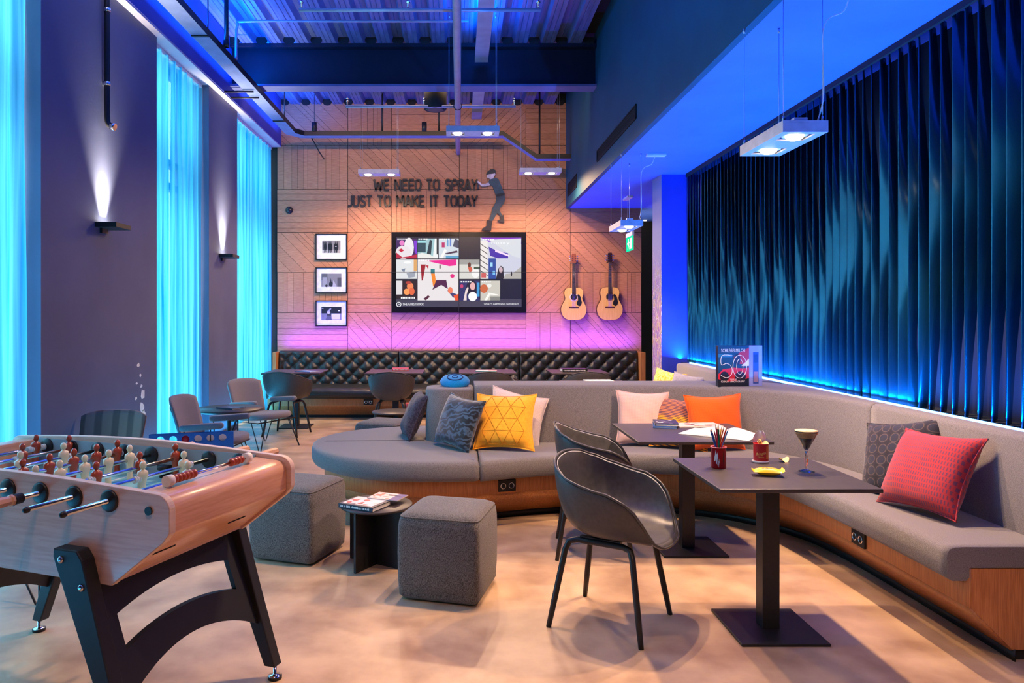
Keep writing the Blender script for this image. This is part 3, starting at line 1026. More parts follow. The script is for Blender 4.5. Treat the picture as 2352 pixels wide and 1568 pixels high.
for px_, py_, n in ((914, 549, 22), (962, 549, 22), (1010, 549, 24), (1108, 550, 28), (962, 597, 26), (1058, 646, 26), (1106, 646, 22)):
    b = tile(px_, py_, px_ + n, py_ + 3)
    for i in range(5):
        S.append((rect(b[0] + (b[2] - b[0]) * i / 5, b[1], b[0] + (b[2] - b[0]) * (i + .7) / 5, b[3]), (236, 236, 240)))
b = tile(922, 682, 955, 686)
for i in range(9):
    S.append((rect(b[0] + (b[2] - b[0]) * i / 9, b[1], b[0] + (b[2] - b[0]) * (i + .75) / 9, b[3]), (236, 236, 240)))
Ms = root_matrix(tv).inverted() @ T(sx0, WF - .0715, sz0, rx=PI / 2)
prints('screen_image', S, tv, Ms, SW, SH, SCREEN, step=0.00012)
m_ui = emis('screen_lettering', (0.85, 0.86, 0.9), 1.0)
Mt = root_matrix(tv).inverted() @ T(0, WF - .083, 0, rx=PI / 2)


def wtext(s, u, v, hpx, wpx, m, par, M, ext=0, name='lettering'):
    """lettering on the wall: left edge u, baseline v, cap height and width in px"""
    return text(name, s, hpx * PX / 0.70, m, par, M @ T(bx(u), bz(v), 0), ext, width=wpx * PX)


wtext('THE GUESTBOOK', 925.5, 701.5, 6, 49, m_ui, tv, Mt)
wtext("WHAT'S HAPPENING SATURDAY?", 1111, 700, 3.6, 79, m_ui, tv, Mt)
wtext('moxy', 1127, 562, 7, 42, m_ui, tv, Mt)
wtext('M', 915, 701, 3.6, 4.5, m_ui, tv, Mt)
ring = [(bx(917.2) + .035 * math.cos(a), WF - .083, bz(699) + .035 * math.sin(a)) for a in [2 * PI * i / 20 for i in range(20)]]
wpart('badge_ring', MB().tube(ring, .005, 5, closed=True), m_ui, tv)
wpart('screen_joint', MB().box(xm - .003, xm + .003, WF - .0845, WF - .07, z0 + .01, z1 - .01).box(x0 + .01, x1 - .01, WF - .0845, WF - .07, zm - .003, zm + .003), m_blackmatt, tv)

# slogan in raised stencil letters, every letter a part
GL = {'W': [[(0, 1), (.2, 0)], [(.2, 0), (.42, .72)], [(.5, .72), (.72, 0)], [(.72, 0), (.92, 1)]], 'E': [[(.05, .96), (.05, .04)], [(.1, .97), (.62, .97)], [(.16, .52), (.56, .52)], [(.1, .03), (.62, .03)]],
      'N': [[(.05, 0), (.05, 1)], [(.1, .96), (.58, .06)], [(.66, 0), (.66, 1)]], 'D': [[(.05, .06), (.05, .94)], [(.18, .97), (.5, .95), (.64, .7), (.64, .3), (.5, .05), (.18, .03)]],
      'T': [[(0, .97), (.62, .97)], [(.31, .86), (.31, 0)]], 'O': [[(.3, .98), (.12, .9), (.05, .6), (.05, .4), (.12, .1), (.3, .02)], [(.42, .98), (.6, .9), (.67, .6), (.67, .4), (.6, .1), (.42, .02)]],
      'S': [[(.56, .86), (.4, .97), (.18, .97), (.06, .8), (.1, .62), (.3, .52), (.5, .42), (.58, .24), (.5, .08), (.34, .02), (.16, .03), (.02, .16)]],
      'P': [[(.05, 0), (.05, .96)], [(.14, .97), (.45, .96), (.58, .84), (.58, .62), (.45, .5), (.14, .48)]],
      'R': [[(.05, 0), (.05, .96)], [(.14, .97), (.45, .96), (.58, .84), (.58, .62), (.45, .52), (.14, .5)], [(.3, .44), (.62, 0)]],
      'A': [[(0, 0), (.3, 1)], [(.34, 1), (.66, 0)], [(.2, .3), (.46, .3)]], 'Y': [[(0, 1), (.3, .46)], [(.62, 1), (.3, .46)], [(.3, .4), (.3, 0)]],
      'J': [[(.5, 1), (.5, .24), (.42, .06), (.26, .0), (.08, .06)]], 'U': [[(.05, 1), (.05, .26), (.14, .06), (.33, 0), (.52, .06), (.62, .26), (.62, 1)]],
      'M': [[(.04, 0), (.06, .98)], [(.1, 1), (.42, .38)], [(.48, .38), (.8, 1)], [(.84, .98), (.86, 0)]], 'K': [[(.05, 0), (.05, 1)], [(.6, 1), (.14, .52)], [(.24, .56), (.62, 0)]], 'I': [[(.1, 0), (.1, 1)]]}
GW = {'W': .92, 'E': .62, 'N': .7, 'D': .66, 'T': .62, 'O': .72, 'S': .6, 'P': .6, 'R': .62, 'A': .66, 'Y': .62, 'J': .52, 'U': .66, 'M': .9, 'K': .62, 'I': .2, ' ': .38}
slog = thing('wall_slogan', 'raised black stencil lettering on the timber wall above the screen', 'lettering', (bx(950), WF, bz(475)))
for line, u0, u1, vb, hp in (('WE NEED TO SPRAY', 860, 1096, 437.5, 24.5), ('JUST TO MAKE IT TODAY', 799, 1096, 474.5, 24.5)):
    tot = sum(GW[ch_] + .14 for ch_ in line) - .14
    sc = (u1 - u0) * PX / tot
    hgt = hp * PX
    xx = bx(u0)
    for ch_ in line:
        if ch_ != ' ':
            m = MB()
            th = 0.030
            for st in GL[ch_]:
                P = [Vector((xx + a * sc, bz(vb) + b * hgt)) for a, b in st]
                Lp, Rp = [], []
                for i, p in enumerate(P):
                    d = (P[min(i + 1, len(P) - 1)] - P[max(i - 1, 0)]).normalized()
                    n = Vector((-d.y, d.x)) * th / 2
                    Lp.append(p + n)
                    Rp.append(p - n)
                poly = Lp + Rp[::-1]
                nn = len(Lp)
                fa = [(q.x, WF - .035, q.y) for q in poly]
                ba = [(q.x, WF - .012, q.y) for q in poly]
                m.add(fa + ba, [(i, i + 1, 2 * nn - 2 - i, 2 * nn - 1 - i) for i in range(nn - 1)]
                      + [(2 * nn + i, 2 * nn + i + 1, 4 * nn - 2 - i, 4 * nn - 1 - i) for i in range(nn - 1)]
                      + [(i, (i + 1) % (2 * nn), 2 * nn + (i + 1) % (2 * nn), 2 * nn + i) for i in range(2 * nn)])
                m.cyl((P[0].x, WF - .02, P[0].y), (P[0].x, WF + .012, P[0].y), .006, 6)
            wpart('letter', m, mat('letter_black', (0.012, 0.012, 0.016), scale=30, rough=0.4), slog)
        xx += (GW[ch_] + .14) * sc

# cut-out of a man spraying the slogan: a flat printed board standing off the wall
cut = thing('wall_cutout', 'flat printed cutout of a man in a flat cap spraying the slogan', 'cutout', (bx(1130), WF, bz(531)))
CU = [('trousers', (54, 74, 92), [(1140, 452), (1158, 447), (1160, 458), (1157, 468), (1149, 478), (1147, 484), (1152, 493), (1155, 498), (1151, 499), (1143, 490), (1140, 492), (1136, 500), (1131, 508), (1123, 507), (1128, 492), (1131, 478), (1139, 464)]),
      ('shirt', (44, 82, 100), [(1123, 415), (1131, 411), (1139, 409), (1145, 413), (1151, 428), (1156, 440), (1159, 449), (1140, 453), (1136, 442), (1131, 428), (1126, 426), (1121, 421)]),
      ('arm', (214, 200, 214), [(1122, 420), (1125, 426), (1116, 429), (1106, 429), (1101, 424), (1096, 420), (1097, 416), (1099, 417), (1106, 423), (1114, 423)]),
      ('face', (216, 200, 210), [(1118, 403), (1126, 400), (1136, 399), (1138, 402), (1134, 407), (1133, 411), (1126, 413), (1121, 409), (1118, 409)]),
      ('cap', (22, 44, 58), [(1116, 402), (1120, 395), (1126, 390), (1133, 389), (1138, 392), (1139, 398), (1133, 400), (1124, 401)]),
      ('spray_can', (44, 48, 66), [(1095, 423), (1100, 425), (1101, 435), (1096, 435)]),
      ('belt', (20, 34, 48), [(1140, 447), (1158, 443), (1159, 449), (1140, 453)]),
      ('boot', (38, 32, 48), [(1119, 506), (1131, 508), (1129, 520), (1128, 530), (1107, 530), (1107, 526), (1118, 519)]),
      ('boot', (38, 32, 48), [(1148, 498), (1156, 494), (1158, 508), (1158, 512), (1154, 512), (1143, 509), (1143, 506), (1150, 505)])]
for k, (nm, rgb, pts) in enumerate(CU):
    f_ = WF - .030 - k * .0006
    m = MB().prism([(bx(a), f_, bz(b)) for a, b in pts], [(bx(a), WF - .012, bz(b)) for a, b in pts])
    wpart(nm, m, mat('cutout_%s' % nm, c(*rgb), c(*[x * .8 for x in rgb]), scale=14, rough=0.5), cut)
wpart('standoff', MB().cyl((bx(1145), WF - .02, bz(440)), (bx(1145), WF + .01, bz(440)), .01, 8).cyl((bx(1128), WF - .02, bz(515)), (bx(1128), WF + .01, bz(515)), .01, 8), m_black, cut)

# framed photographs
PH = ('people walking in a street', 'a tall building in haze', 'a figure leaning at a bright table')
for i, (v0, v1) in enumerate(((537, 597), (614, 673), (690, 749))):
    xa, xb, za, zb = bx(726), bx(798), bz(v1), bz(v0)
    f = thing('picture_frame', 'black framed black and white photograph, %s of the three beside the screen' % ('top', 'middle', 'bottom')[i], 'picture',
              ((xa + xb) / 2, WF, za), group='framed photographs on the timber wall')
    b = .016
    wpart('frame', MB().box(xa, xb, WF - .03, WF, za, za + b).box(xa, xb, WF - .03, WF, zb - b, zb).box(xa, xa + b, WF - .03, WF, za, zb).box(xb - b, xb, WF - .03, WF, za, zb), m_black, f)
    wpart('mat_board', MB().box(xa + b, xb - b, WF - .016, WF - .004, za + b, zb - b), mat('mat_board_white', c(226, 228, 240), scale=20, rough=0.8), f)
    mx0, my0 = (.19, .24) if i == 0 else (.16, .22)
    ww, hh = xb - xa - 2 * b, zb - za - 2 * b
    g = lambda v_: (v_, v_, v_ + 4)
    P = [(rect(0, 0, 1, 1), g(124))]
    if i == 0:
        P += [(rect(0, 0, 1, .25), g(160)), (rect(0, .25, .25, .9), g(70))]
        for xx in (.16, .38, .48, .72, .82):
            P += [(ell(xx, .5, .07, .3), g(24)), (ell(xx, .85, .03, .08), g(60)), (rect(xx - .05, .02, xx - .01, .3), g(30)), (rect(xx + .02, .06, xx + .05, .3), g(30))]
        P += [(ell(.75, .52, .04, .03), g(230))]
    elif i == 1:
        P += [(rect(0, .5, .3, 1), g(90)), (rect(.05, 0, .26, .72), g(150)), (rect(.8, 0, 1, .7), g(80)), ([(.42, .25), (.47, .68), (.52, .25)], g(46)), (ell(.48, .2, .1, .2), g(40)),
              ([(.55, 0), (.6, .5), (.75, .1), (.75, 0)], g(170)), (ell(.25, .08, .06, .1), g(40))]
    else:
        P += [(rect(0, .5, 1, 1), g(36)), (rect(.5, .05, .92, .48), g(206)), (ell(.38, .45, .12, .25), g(60)), ([(.25, .6), (.45, .9), (.5, .85), (.36, .5)], g(150)),
              (ell(.36, .56, .08, .1), g(190)), (ell(.88, .7, .05, .04), g(230)), ([(.2, 0), (.3, .35), (.5, .3), (.52, 0)], g(90)), (rect(0, 0, .12, .4), g(120)), (ell(.06, .88, .05, .03), g(220))]
    Mp = root_matrix(f).inverted() @ T(xa + b + ww * mx0, WF - .0162, za + b + hh * my0, rx=PI / 2)
    prints('photograph', P, f, Mp, ww * (1 - 2 * mx0), hh * (1 - 2 * my0))
    m_pic = MATS.get('picture_glass')

# acoustic guitars
m_spruce = mat('spruce_top', c(244, 190, 106), c(232, 174, 90), scale=7, rough=0.3, stretch=(20, 1, 1), coat=0.4)
m_mahog = mat('mahogany', c(96, 52, 34), c(74, 40, 26), scale=8, rough=0.35, stretch=(10, 1, 1))


def guitar(u, v_bot, v_top, label, head, pick_light):
    cxg, zb, zt = bx(u), bz(v_bot), bz(v_top)
    t = thing('acoustic_guitar', label, 'guitar', (cxg, WF - .06, zb), group='acoustic guitars on the timber wall')
    k = (zt - zb) / 1.03
    half = [(0, 0), (.08, .004), (.14, .03), (.178, .08), (.196, .14), (.192, .20), (.165, .26), (.138, .31), (.132, .345), (.143, .39), (.146, .43), (.132, .475), (.10, .497), (.05, .505), (0, .505)]
    out = [Vector((a * k, 0, b * k)) for a, b in half]
    out = [p for p in spline(out, 3)]
    full = out + [Vector((-p.x, 0, p.z)) for p in reversed(out[1:-1])]
    part('body', MB().prism([(p.x, -.044, p.z) for p in full], [(p.x, .050, p.z) for p in full], smooth=True), m_mahog, t)
    part('soundboard', MB().prism([(p.x * .985, -.050, .25 * k + (p.z - .25 * k) * .985) for p in full], [(p.x * .985, -.044, .25 * k + (p.z - .25 * k) * .985) for p in full]), m_spruce, t)
    hz = .355 * k
    part('sound_hole', MB().lathe([(0, 0), (.05, 0), (.05, .001), (0, .001)], 24).__class__().prism([(.05 * math.cos(a), -.0515, hz + .05 * math.sin(a)) for a in [2 * PI * i / 24 for i in range(24)]],
         [(.05 * math.cos(a), -.0495, hz + .05 * math.sin(a)) for a in [2 * PI * i / 24 for i in range(24)]]), m_blackmatt, t)
    part('rosette', MB().tube([(.058 * math.cos(a), -.0505, hz + .058 * math.sin(a)) for a in [2 * PI * i / 28 for i in range(28)]], .004, 5, closed=True), m_white if pick_light else m_mahog, t)
    pg = [(.045, .385), (.075, .40), (.105, .36), (.125, .27), (.11, .225), (.08, .215), (.05, .235), (.045, .27), (.065, .31), (.062, .36)]
    part('pickguard', MB().prism([(a * k, -.0525, b * k) for a, b in pg], [(a * k, -.050, b * k) for a, b in pg]), m_black, t)
    part('bridge', MB().box(-.075, .075, -.059, -.050, .185 * k, .21 * k).box(-.04, .04, -.062, -.050, .197 * k, .205 * k), m_mahog, t, bevel=.004)
    nk = [(-.028, .40 * k), (.028, .40 * k), (.022, .875 * k), (-.022, .875 * k)]
    part('fretboard', MB().prism([(a, -.066, b) for a, b in nk], [(a, -.056, b) for a, b in nk]), mat('rosewood', c(58, 36, 28), scale=12, rough=0.45, stretch=(8, 1, 1)), t)
    part('neck', MB().prism([(a * .95, -.056, b) for a, b in nk[:0] + [(-.028, .50 * k), (.028, .50 * k), (.022, .875 * k), (-.022, .875 * k)]],
                            [(a * .6, -.036, b) for a, b in [(-.028, .50 * k), (.028, .50 * k), (.022, .875 * k), (-.022, .875 * k)]]), m_mahog, t)
    fr_ = MB()
    for i in range(14):
        z = (.875 - .46 * (1 - 2 ** (-(i + 1) / 9.0))) * k
        fr_.box(-.024, .024, -.0675, -.066, z, z + .003)
    part('frets', fr_, m_chrome, t)['kind'] = 'stuff'
    hd = [(-.024, .875), (-.037, .90), (-.035, 1.01), (-.02, 1.03), (0, 1.022), (.02, 1.03), (.035, 1.01), (.037, .90), (.024, .875)]
    hp_ = part('headstock', MB().prism([(a, -.062, b * k) for a, b in hd], [(a, -.046, b * k) for a, b in hd]), head, t)
    for s in (-1, 1):
        for z in (.915, .95, .985):
            part('tuning_peg', MB().cyl((s * .022, -.066, z * k), (s * .022, -.054, z * k), .006, 8).cyl((s * .03, -.05, z * k), (s * .052, -.05, z * k), .003, 6).ball((s * .058, -.05, z * k), .011, 8, 6, s=(1, .5, 1)), m_chrome, hp_)
    st = MB()
    for i in range(6):
        st.cyl((-.019 + i * .0076, -.0685, .88 * k), (-.026 + i * .0104, -.064, .20 * k), .0007, 4)
    part('strings', st, m_wire, t)['kind'] = 'stuff'
    part('wall_hook', MB().box(-.02, .02, -.03, .062, .90 * k, .93 * k).box(-.05, -.032, -.06, -.03, .87 * k, .885 * k).box(.032, .05, -.06, -.03, .87 * k, .885 * k), m_black, t)
    return t


guitar(1315, 735, 583, 'acoustic guitar with a reddish brown headstock hung nearer the screen', mat('headstock_red', c(150, 84, 56), scale=9, rough=0.3), True)
guitar(1397, 735, 581, 'acoustic guitar with a dark headstock hung nearer the exit sign', mat('headstock_dark', c(52, 30, 34), scale=9, rough=0.3), False)
# ------------------------------------------------------------------ the curved sofa
m_grey = fabric('grey_wool_fabric', c(134, 129, 128), c(96, 92, 93), scale=300)
m_oak = mat('oak_veneer', c(196, 132, 82), c(168, 106, 62), scale=7, rough=0.5, stretch=(26, 26, 1.2), detail=5, bump=0.02)
m_oakd = mat('oak_veneer_diagonal', c(186, 122, 74), c(156, 96, 54), scale=7, rough=0.5, stretch=(14, 14, 6), rot=(0, .6, .6), detail=5)
m_kick = mat('black_kickboard', (0.010, 0.011, 0.013), scale=20, rough=0.5)
SEAT = 0.49


def offset_in(poly, d):
    """inward offset of a counter-clockwise closed polygon"""
    n = len(poly)
    out = []
    for i in range(n):
        a, b, e = poly[i - 1], poly[i], poly[(i + 1) % n]
        d1 = Vector((b[0] - a[0], b[1] - a[1]))
        d2 = Vector((e[0] - b[0], e[1] - b[1]))
        n1 = Vector((-d1.y, d1.x)).normalized()
        n2 = Vector((-d2.y, d2.x)).normalized()
        m = n1 + n2
        if m.length < 1e-6:
            m = n1
        m.normalize()
        k = d / max(0.5, m.dot(n1))
        out.append((b[0] + m.x * k, b[1] + m.y * k))
    return out


def cushion_slab(poly, z_bot, z_top, r=0.035):
    if sum(poly[i - 1][0] * poly[i][1] - poly[i][0] * poly[i - 1][1] for i in range(len(poly))) < 0:
        poly = poly[::-1]
    rings = []
    for off, z in ((r, z_bot), (r * .3, z_bot + r * .3), (0, z_bot + r), (0, z_top - r), (r * .3, z_top - r * .3), (r, z_top - .002), (r * 2.0, z_top)):
        rings.append([(x, y, z) for x, y in offset_in(poly, off)])
    m = MB().grid(rings, 0, True, close_u=True)
    n = len(poly)
    m.add(rings[-1], [tuple(range(n))], 0, True)
    m.add(rings[0], [tuple(reversed(range(n)))], 0, False)
    return m


sofa = thing('curved_sofa', 'long curved grey fabric sofa on an oak base winding along the fin wall', 'sofa', (0.6, 5.4, 0))
front_l = [(0.139, 4.985), (-.16, 4.955), (-.5, 4.98), (-.81, 5.14), (-1.05, 5.43), (-1.16, 5.78), (-1.10, 6.13), (-.86, 6.43), (-.5, 6.60), (-.1, 6.65), (.5, 6.65)]
front_r = [(0.143, 4.985), (.40, 5.09), (.70, 5.19), (1.1, 5.25), (1.5, 5.21), (1.80, 5.05), (1.99, 4.78), (2.055, 4.46), (2.08, 4.0), (2.088, 3.5), (2.088, 3.13)]
fl = [tuple(p) for p in spline(front_l, 5)]
frr = [tuple(p) for p in spline(front_r, 5)]
wpart('seat_cushion', cushion_slab(fl + [(.5, 5.92), (.139, 5.92)], 0.345, SEAT), m_grey, sofa)


def seat_strip(Fp, Bp, zt=SEAT, r=0.032):
    """seat cushion lofted between a front and a back path, with a deeper rolled lip along the front"""
    rows = []
    for f, b in zip(Fp, Bp):
        f, b = Vector(f), Vector(b)
        u = (b - f).normalized()
        L_ = (b - f).length
        sec = [(.095, .402), (.095, .36), (.08, .346), (.02, .346), (0, .365), (0.0, zt - r), (r * .3, zt - r * .3), (r, zt - .002), (r * 2, zt), (L_, zt), (L_, .402)]
        rows.append([(f.x + u.x * a, f.y + u.y * a, z) for a, z in sec])
    m = MB().grid(rows, 0, True, close_u=True)
    for rw in (rows[0], rows[-1]):
        m.add(rw, [(0, 1, 2, 3, 4, 5), (0, 5, 6, 7, 8, 9, 10)])
    return m


back_r = [(.143, 5.9), (.42, 5.9), (.75, 5.9), (1.15, 5.9), (1.65, 5.88), (2.05, 5.72), (2.33, 5.4), (2.5, 4.95), (2.58, 4.4), (2.6, 3.7), (2.6, 3.13)]
wpart('seat_cushion', seat_strip(frr, [tuple(p) for p in spline(back_r, 5)]), m_grey, sofa)
rear = [(.505, 6.65), (1.35, 6.68), (1.75, 6.85), (1.98, 7.2), (2.03, 7.8), (2.03, 8.42)]
rr = [tuple(p) for p in spline(rear, 5)]
wpart('seat_cushion', cushion_slab(rr + [(2.60, 8.42), (2.60, 6.1), (.505, 5.93)], 0.345, SEAT), m_grey, sofa)


def open_offset(path, d):
    out = []
    for i in range(len(path)):
        a, b = Vector(path[max(i - 1, 0)]), Vector(path[min(i + 1, len(path) - 1)])
        t = (b - a).normalized()
        out.append((path[i][0] - t.y * d, path[i][1] + t.x * d))
    return out


# base: vertical oak apron, raked oak plinth, black kickboard; path runs rear -> round end -> front -> near end
path = rr[::-1][:-1] + fl[::-1][:-1] + frr


def band(o0, z0, o1, z1):
    a, b = open_offset(path, o0), open_offset(path, o1)
    return MB().grid([[(x, y, z0) for x, y in a], [(x, y, z1) for x, y in b]], 0, True)


wpart('apron', band(.10, .40, .10, .2265), m_oak, sofa, solid=.006)
wpart('plinth', band(.10, .2265, .275, .05), m_oakd, sofa, solid=.006)
wpart('kickboard', band(.29, .052, .29, 0.0), m_kick, sofa, solid=.006)
wpart('seat_deck', band(.0, .40, .45, .40), m_kick, sofa)
xe = 2.088
wpart('end_panel', MB().prism([(xe + .10, 3.132, .40), (xe + .10, 3.132, .2265), (xe + .275, 3.132, .05), (2.66, 3.132, .05), (2.66, 3.132, .40)],
                              [(xe + .10, 3.15, .40), (xe + .10, 3.15, .2265), (xe + .275, 3.15, .05), (2.66, 3.15, .05), (2.66, 3.15, .40)]), m_oak, sofa)
wpart('kickboard', MB().box(xe + .29, 2.66, 3.15, 3.16, 0, .05), m_kick, sofa)


def back_piece(Fp, Bp, zt, zb=0.46, r=0.03):
    """backrest lofted between a front path and a back path"""
    n = len(Fp)
    rows = []
    for f, b in zip(Fp, Bp):
        f, b = Vector(f), Vector(b)
        u = (b - f).normalized()
        L_ = (b - f).length
        sec = [(0.0, zb), (0.0, zt - r), (r * .3, zt - r * .3), (r, zt), (L_ - r, zt), (L_ - r * .3, zt - r * .3), (L_, zt - r), (L_, zb)]
        rows.append([(f.x + u.x * a, f.y + u.y * a, z) for a, z in sec])
    m = MB().grid(rows, 0, True)
    m.add(rows[0], [tuple(range(8))])
    m.add(rows[-1], [tuple(range(8))])
    return m


# rounded end block of the double sided back
eb = [(0.112, 5.735)] + [(x, y) for x, y in arc(-0.14, 5.865, 0.13, -PI / 2, -PI, 6)] + arc(-0.14, 5.99, 0.13, PI, PI / 2, 6) + [(0.112, 6.12)]
m = cushion_slab(eb, 0.47, 0.908, 0.02)
wpart('backrest', m, m_grey, sofa)
F1 = spline([(.118, 5.70), (.7, 5.715), (1.27, 5.715), (1.72, 5.66), (2.04, 5.52), (2.28, 5.29), (2.42, 5.04), (2.50, 4.76), (2.53, 4.50)], 5)
B1 = spline([(.118, 6.10), (.7, 6.10), (1.3, 6.10), (1.95, 6.10), (2.40, 6.05), (2.650, 5.75), (2.660, 5.4), (2.660, 4.9), (2.660, 4.50)], 5)
wpart('backrest', back_piece(F1, B1, .94), m_grey, sofa)
F2 = spline([(2.531, 4.495), (2.545, 4.0), (2.55, 3.5), (2.55, 3.13)], 5)
B2 = spline([(2.660, 4.495), (2.660, 4.0), (2.660, 3.5), (2.660, 3.13)], 5)
wpart('backrest', back_piece(F2, B2, .94), m_grey, sofa)
F3 = spline([(2.50, 8.42), (2.49, 8.0), (2.48, 7.2), (2.46, 6.5), (2.42, 6.06)], 4)
B3 = spline([(2.660, 8.42), (2.660, 8.0), (2.660, 7.2), (2.660, 6.5), (2.660, 6.06)], 4)
wpart('backrest', back_piece(F3, B3, .935), m_grey, sofa)
# stitched seams
wpart('seam', MB().tube([(.139, 4.99, .36), (.139, 4.985, .44), (.139, 5.0, .485), (.139, 5.03, .491), (.139, 5.7, .491)], .004, 6), mat('seam_thread', c(84, 80, 82), scale=80, rough=.9), sofa)
wpart('seam', MB().tube([(-1.12, 5.78, .478), (-1.05, 5.78, .491), (-.6, 5.80, .491), (-.28, 5.82, .491)], .003, 6), MATS['seam_thread'], sofa)
# power sockets let into the apron


def socket(p, ang, parent, world=True):
    b = MB()
    q = Matrix.Translation(p) @ Matrix.Rotation(ang, 4, 'Z')
    hw, hh = .066, .042
    b.box(-hw, hw, -.012, .004, -hh, hh)
    for s in (-1, 1):
        b.lathe([(.019, 0), (.025, 0), (.025, .002), (.019, .002)], 16)
    b = MB().box(-hw, hw, -.012, .004, -hh, hh)
    b.v = [tuple(q @ Vector(v)) for v in b.v]
    o = wpart('socket', b, m_black, parent, bevel=.003)
    for s in (-1, 1):
        r = MB().tube([(s * .031 + .019 * math.cos(a), -.0125, .019 * math.sin(a)) for a in [2 * PI * i / 14 for i in range(14)]], .0035, 5, closed=True)
        r.v = [tuple(q @ Vector(v)) for v in r.v]
        wpart('socket_ring', r, m_chrome, o)
    return o


socket((0.335, 5.168, .283), math.radians(18), sofa)
socket((2.178, 3.98, .272), math.radians(-91), sofa)

# ------------------------------------------------------------------ tufted bench along the timber wall
m_leather = mat('black_leather', c(44, 44, 42), c(36, 36, 34), scale=40, rough=0.34, bump=0.12, bscale=240, spec=0.55)
bench = thing('tufted_bench', 'long black button tufted leather bench on an oak base under the timber wall', 'bench', (0, 10.9, 0))
BX = [-2.755, -0.926, 0.912, 2.725]
BF, BTOP = 11.08, 0.945
for a, b in zip(BX[:-1], BX[1:]):
    a += .006
    b -= .006
    nxs, nzs = 108, 34
    px_, pz_ = 0.205, 0.20
    rows = []
    for j in range(nzs + 1):
        z = .45 + (BTOP - .45) * j / nzs
        row = []
        for i in range(nxs + 1):
            x = a + (b - a) * i / nxs
            qa = (x - a) / px_ + (z - .50) / pz_
            qb = (x - a) / px_ - (z - .50) / pz_
            h = (abs(math.sin(PI * qa)) * abs(math.sin(PI * qb))) ** 0.42
            ed = min(1, (x - a) / .05, (b - x) / .05, (BTOP - z) / .05)
            h = max(0, 1 - (1 - h) * min(1, max(0, ed))) if ed < 1 else h
            lean = .05 * (z - .45) / .5
            edge = .05 * (1 - min(1, max(0, (BTOP - z) / .045))) ** 2 + .03 * (1 - min(1, max(0, min(x - a, b - x) / .03))) ** 2
            row.append((x, BF + .055 * (1 - h) + lean + edge, z))
        rows.append(row)
    m = MB().grid(rows)
    top = rows[-1]
    m.grid([top, [(x, 11.30, z) for x, y, z in top]])
    m.add([rows[0][0], rows[-1][0], (a, 11.30, BTOP), (a, 11.30, .45)], [(0, 1, 2, 3)])
    m.add([rows[0][-1], rows[-1][-1], (b, 11.30, BTOP), (b, 11.30, .45)], [(0, 1, 2, 3)])
    bk = wpart('backrest', m, m_leather, bench)
    bt = MB()
    i0 = 0
    for jz in range(0, 6):
        z = .50 + jz * pz_ / 2
        if z > BTOP - .03:
            break
        i = 0
        while True:
            x = a + px_ * (i + (0.5 if jz % 2 else 0))
            i += 1
            if x > b - .03:
                break
            if x < a + .03:
                continue
            bt.ball((x, BF + .045 + .05 * (z - .45) / .5, z), .013, 8, 5, s=(1, .6, 1))
    wpart('buttons', bt, m_leather, bk)['kind'] = 'stuff'
    # seat cushion with a soft rolled front
    prof = [(11.12, .30), (10.42, .30), (10.395, .33), (10.385, .37), (10.40, .415), (10.44, .438), (10.6, .442), (11.12, .452)]
    rows = []
    for i in range(41):
        x = a + (b - a) * i / 40
        e = min(1, min(x - a, b - x) / .03)
        rows.append([(x, y, z + (.004 * math.sin(i * 1.7) * (1 if z > .4 else 0)) - (1 - e) * .02 * (1 if z > .4 else 0)) for y, z in prof])
    m = MB().grid(rows)
    m.add(rows[0], [tuple(range(8))]).add(rows[-1], [tuple(range(8))])
    wpart('seat_cushion', m, m_leather, bench)
x0, x1 = BX[0], BX[-1]
wpart('apron', MB().box(x0, x1, 10.50, 11.10, .185, .30), m_oak, bench)
wpart('plinth', MB().prism([(x0, 10.50, .185), (x0, 10.62, .045), (x0, 11.1, .045), (x0, 11.1, .185)], [(x1, 10.50, .185), (x1, 10.62, .045), (x1, 11.1, .045), (x1, 11.1, .185)]), m_oakd, bench)
wpart('kickboard', MB().box(x0 + .02, x1 - .02, 10.66, 11.1, 0, .045), m_kick, bench)
wpart('back_frame', MB().box(x0 - .012, x1 + .012, 11.30, BW - .018, 0, .925), m_dark, bench)
wpart('side_panel', MB().box(x1 + .002, x1 + .07, 10.98, 11.30, 0, .93), m_oak, bench)
wpart('side_panel', MB().box(x0 - .05, x0 - .002, 10.98, 11.30, 0, .93), m_oak, bench)
socket((bx(846) * 10.5 / BW, 10.498, .243), 0, bench)

# ------------------------------------------------------------------ square pedestal tables
m_top = mat('table_laminate', c(62, 56, 56), c(55, 50, 50), scale=30, rough=0.42)


def ped_table(x, y, w, d, label, group='square pedestal tables'):
    t = thing('pedestal_table', label, 'table', (x, y, 0), 0, group)
    part('table_top', MB().box(-w / 2, w / 2, -d / 2, d / 2, .722, .74), m_top, t, bevel=.003)
    part('top_plate', MB().box(-.12, .12, -.12, .12, .712, .722), m_black, t)
    part('column', MB().box(-.04, .04, -.04, .04, .012, .714), m_black, t, bevel=.003)
    part('base_plate', MB().box(-.2, .2, -.2, .2, 0, .013), m_black, t, bevel=.003)
    return t


ped_table(1.463, 3.47, .70, .69, 'square dark table holding the pencils, snack can and cocktail')
ped_table(1.452, 4.67, .80, .74, 'square dark table holding the open magazine and stacked books')
for x, lb in ((-2.18, 'dark table at the bench nearest the window curtains'), (-.85, 'dark table at the bench with the red book'),
              (.37, 'dark table at the bench with a teal and white magazine'), (1.57, 'dark table at the bench with the black book')):
    ped_table(x, 9.77, .75, .70, lb, 'tables along the tufted bench')
ped_table(1.50, 8.02, .72, .70, 'dark table behind the sofa back with the white box')

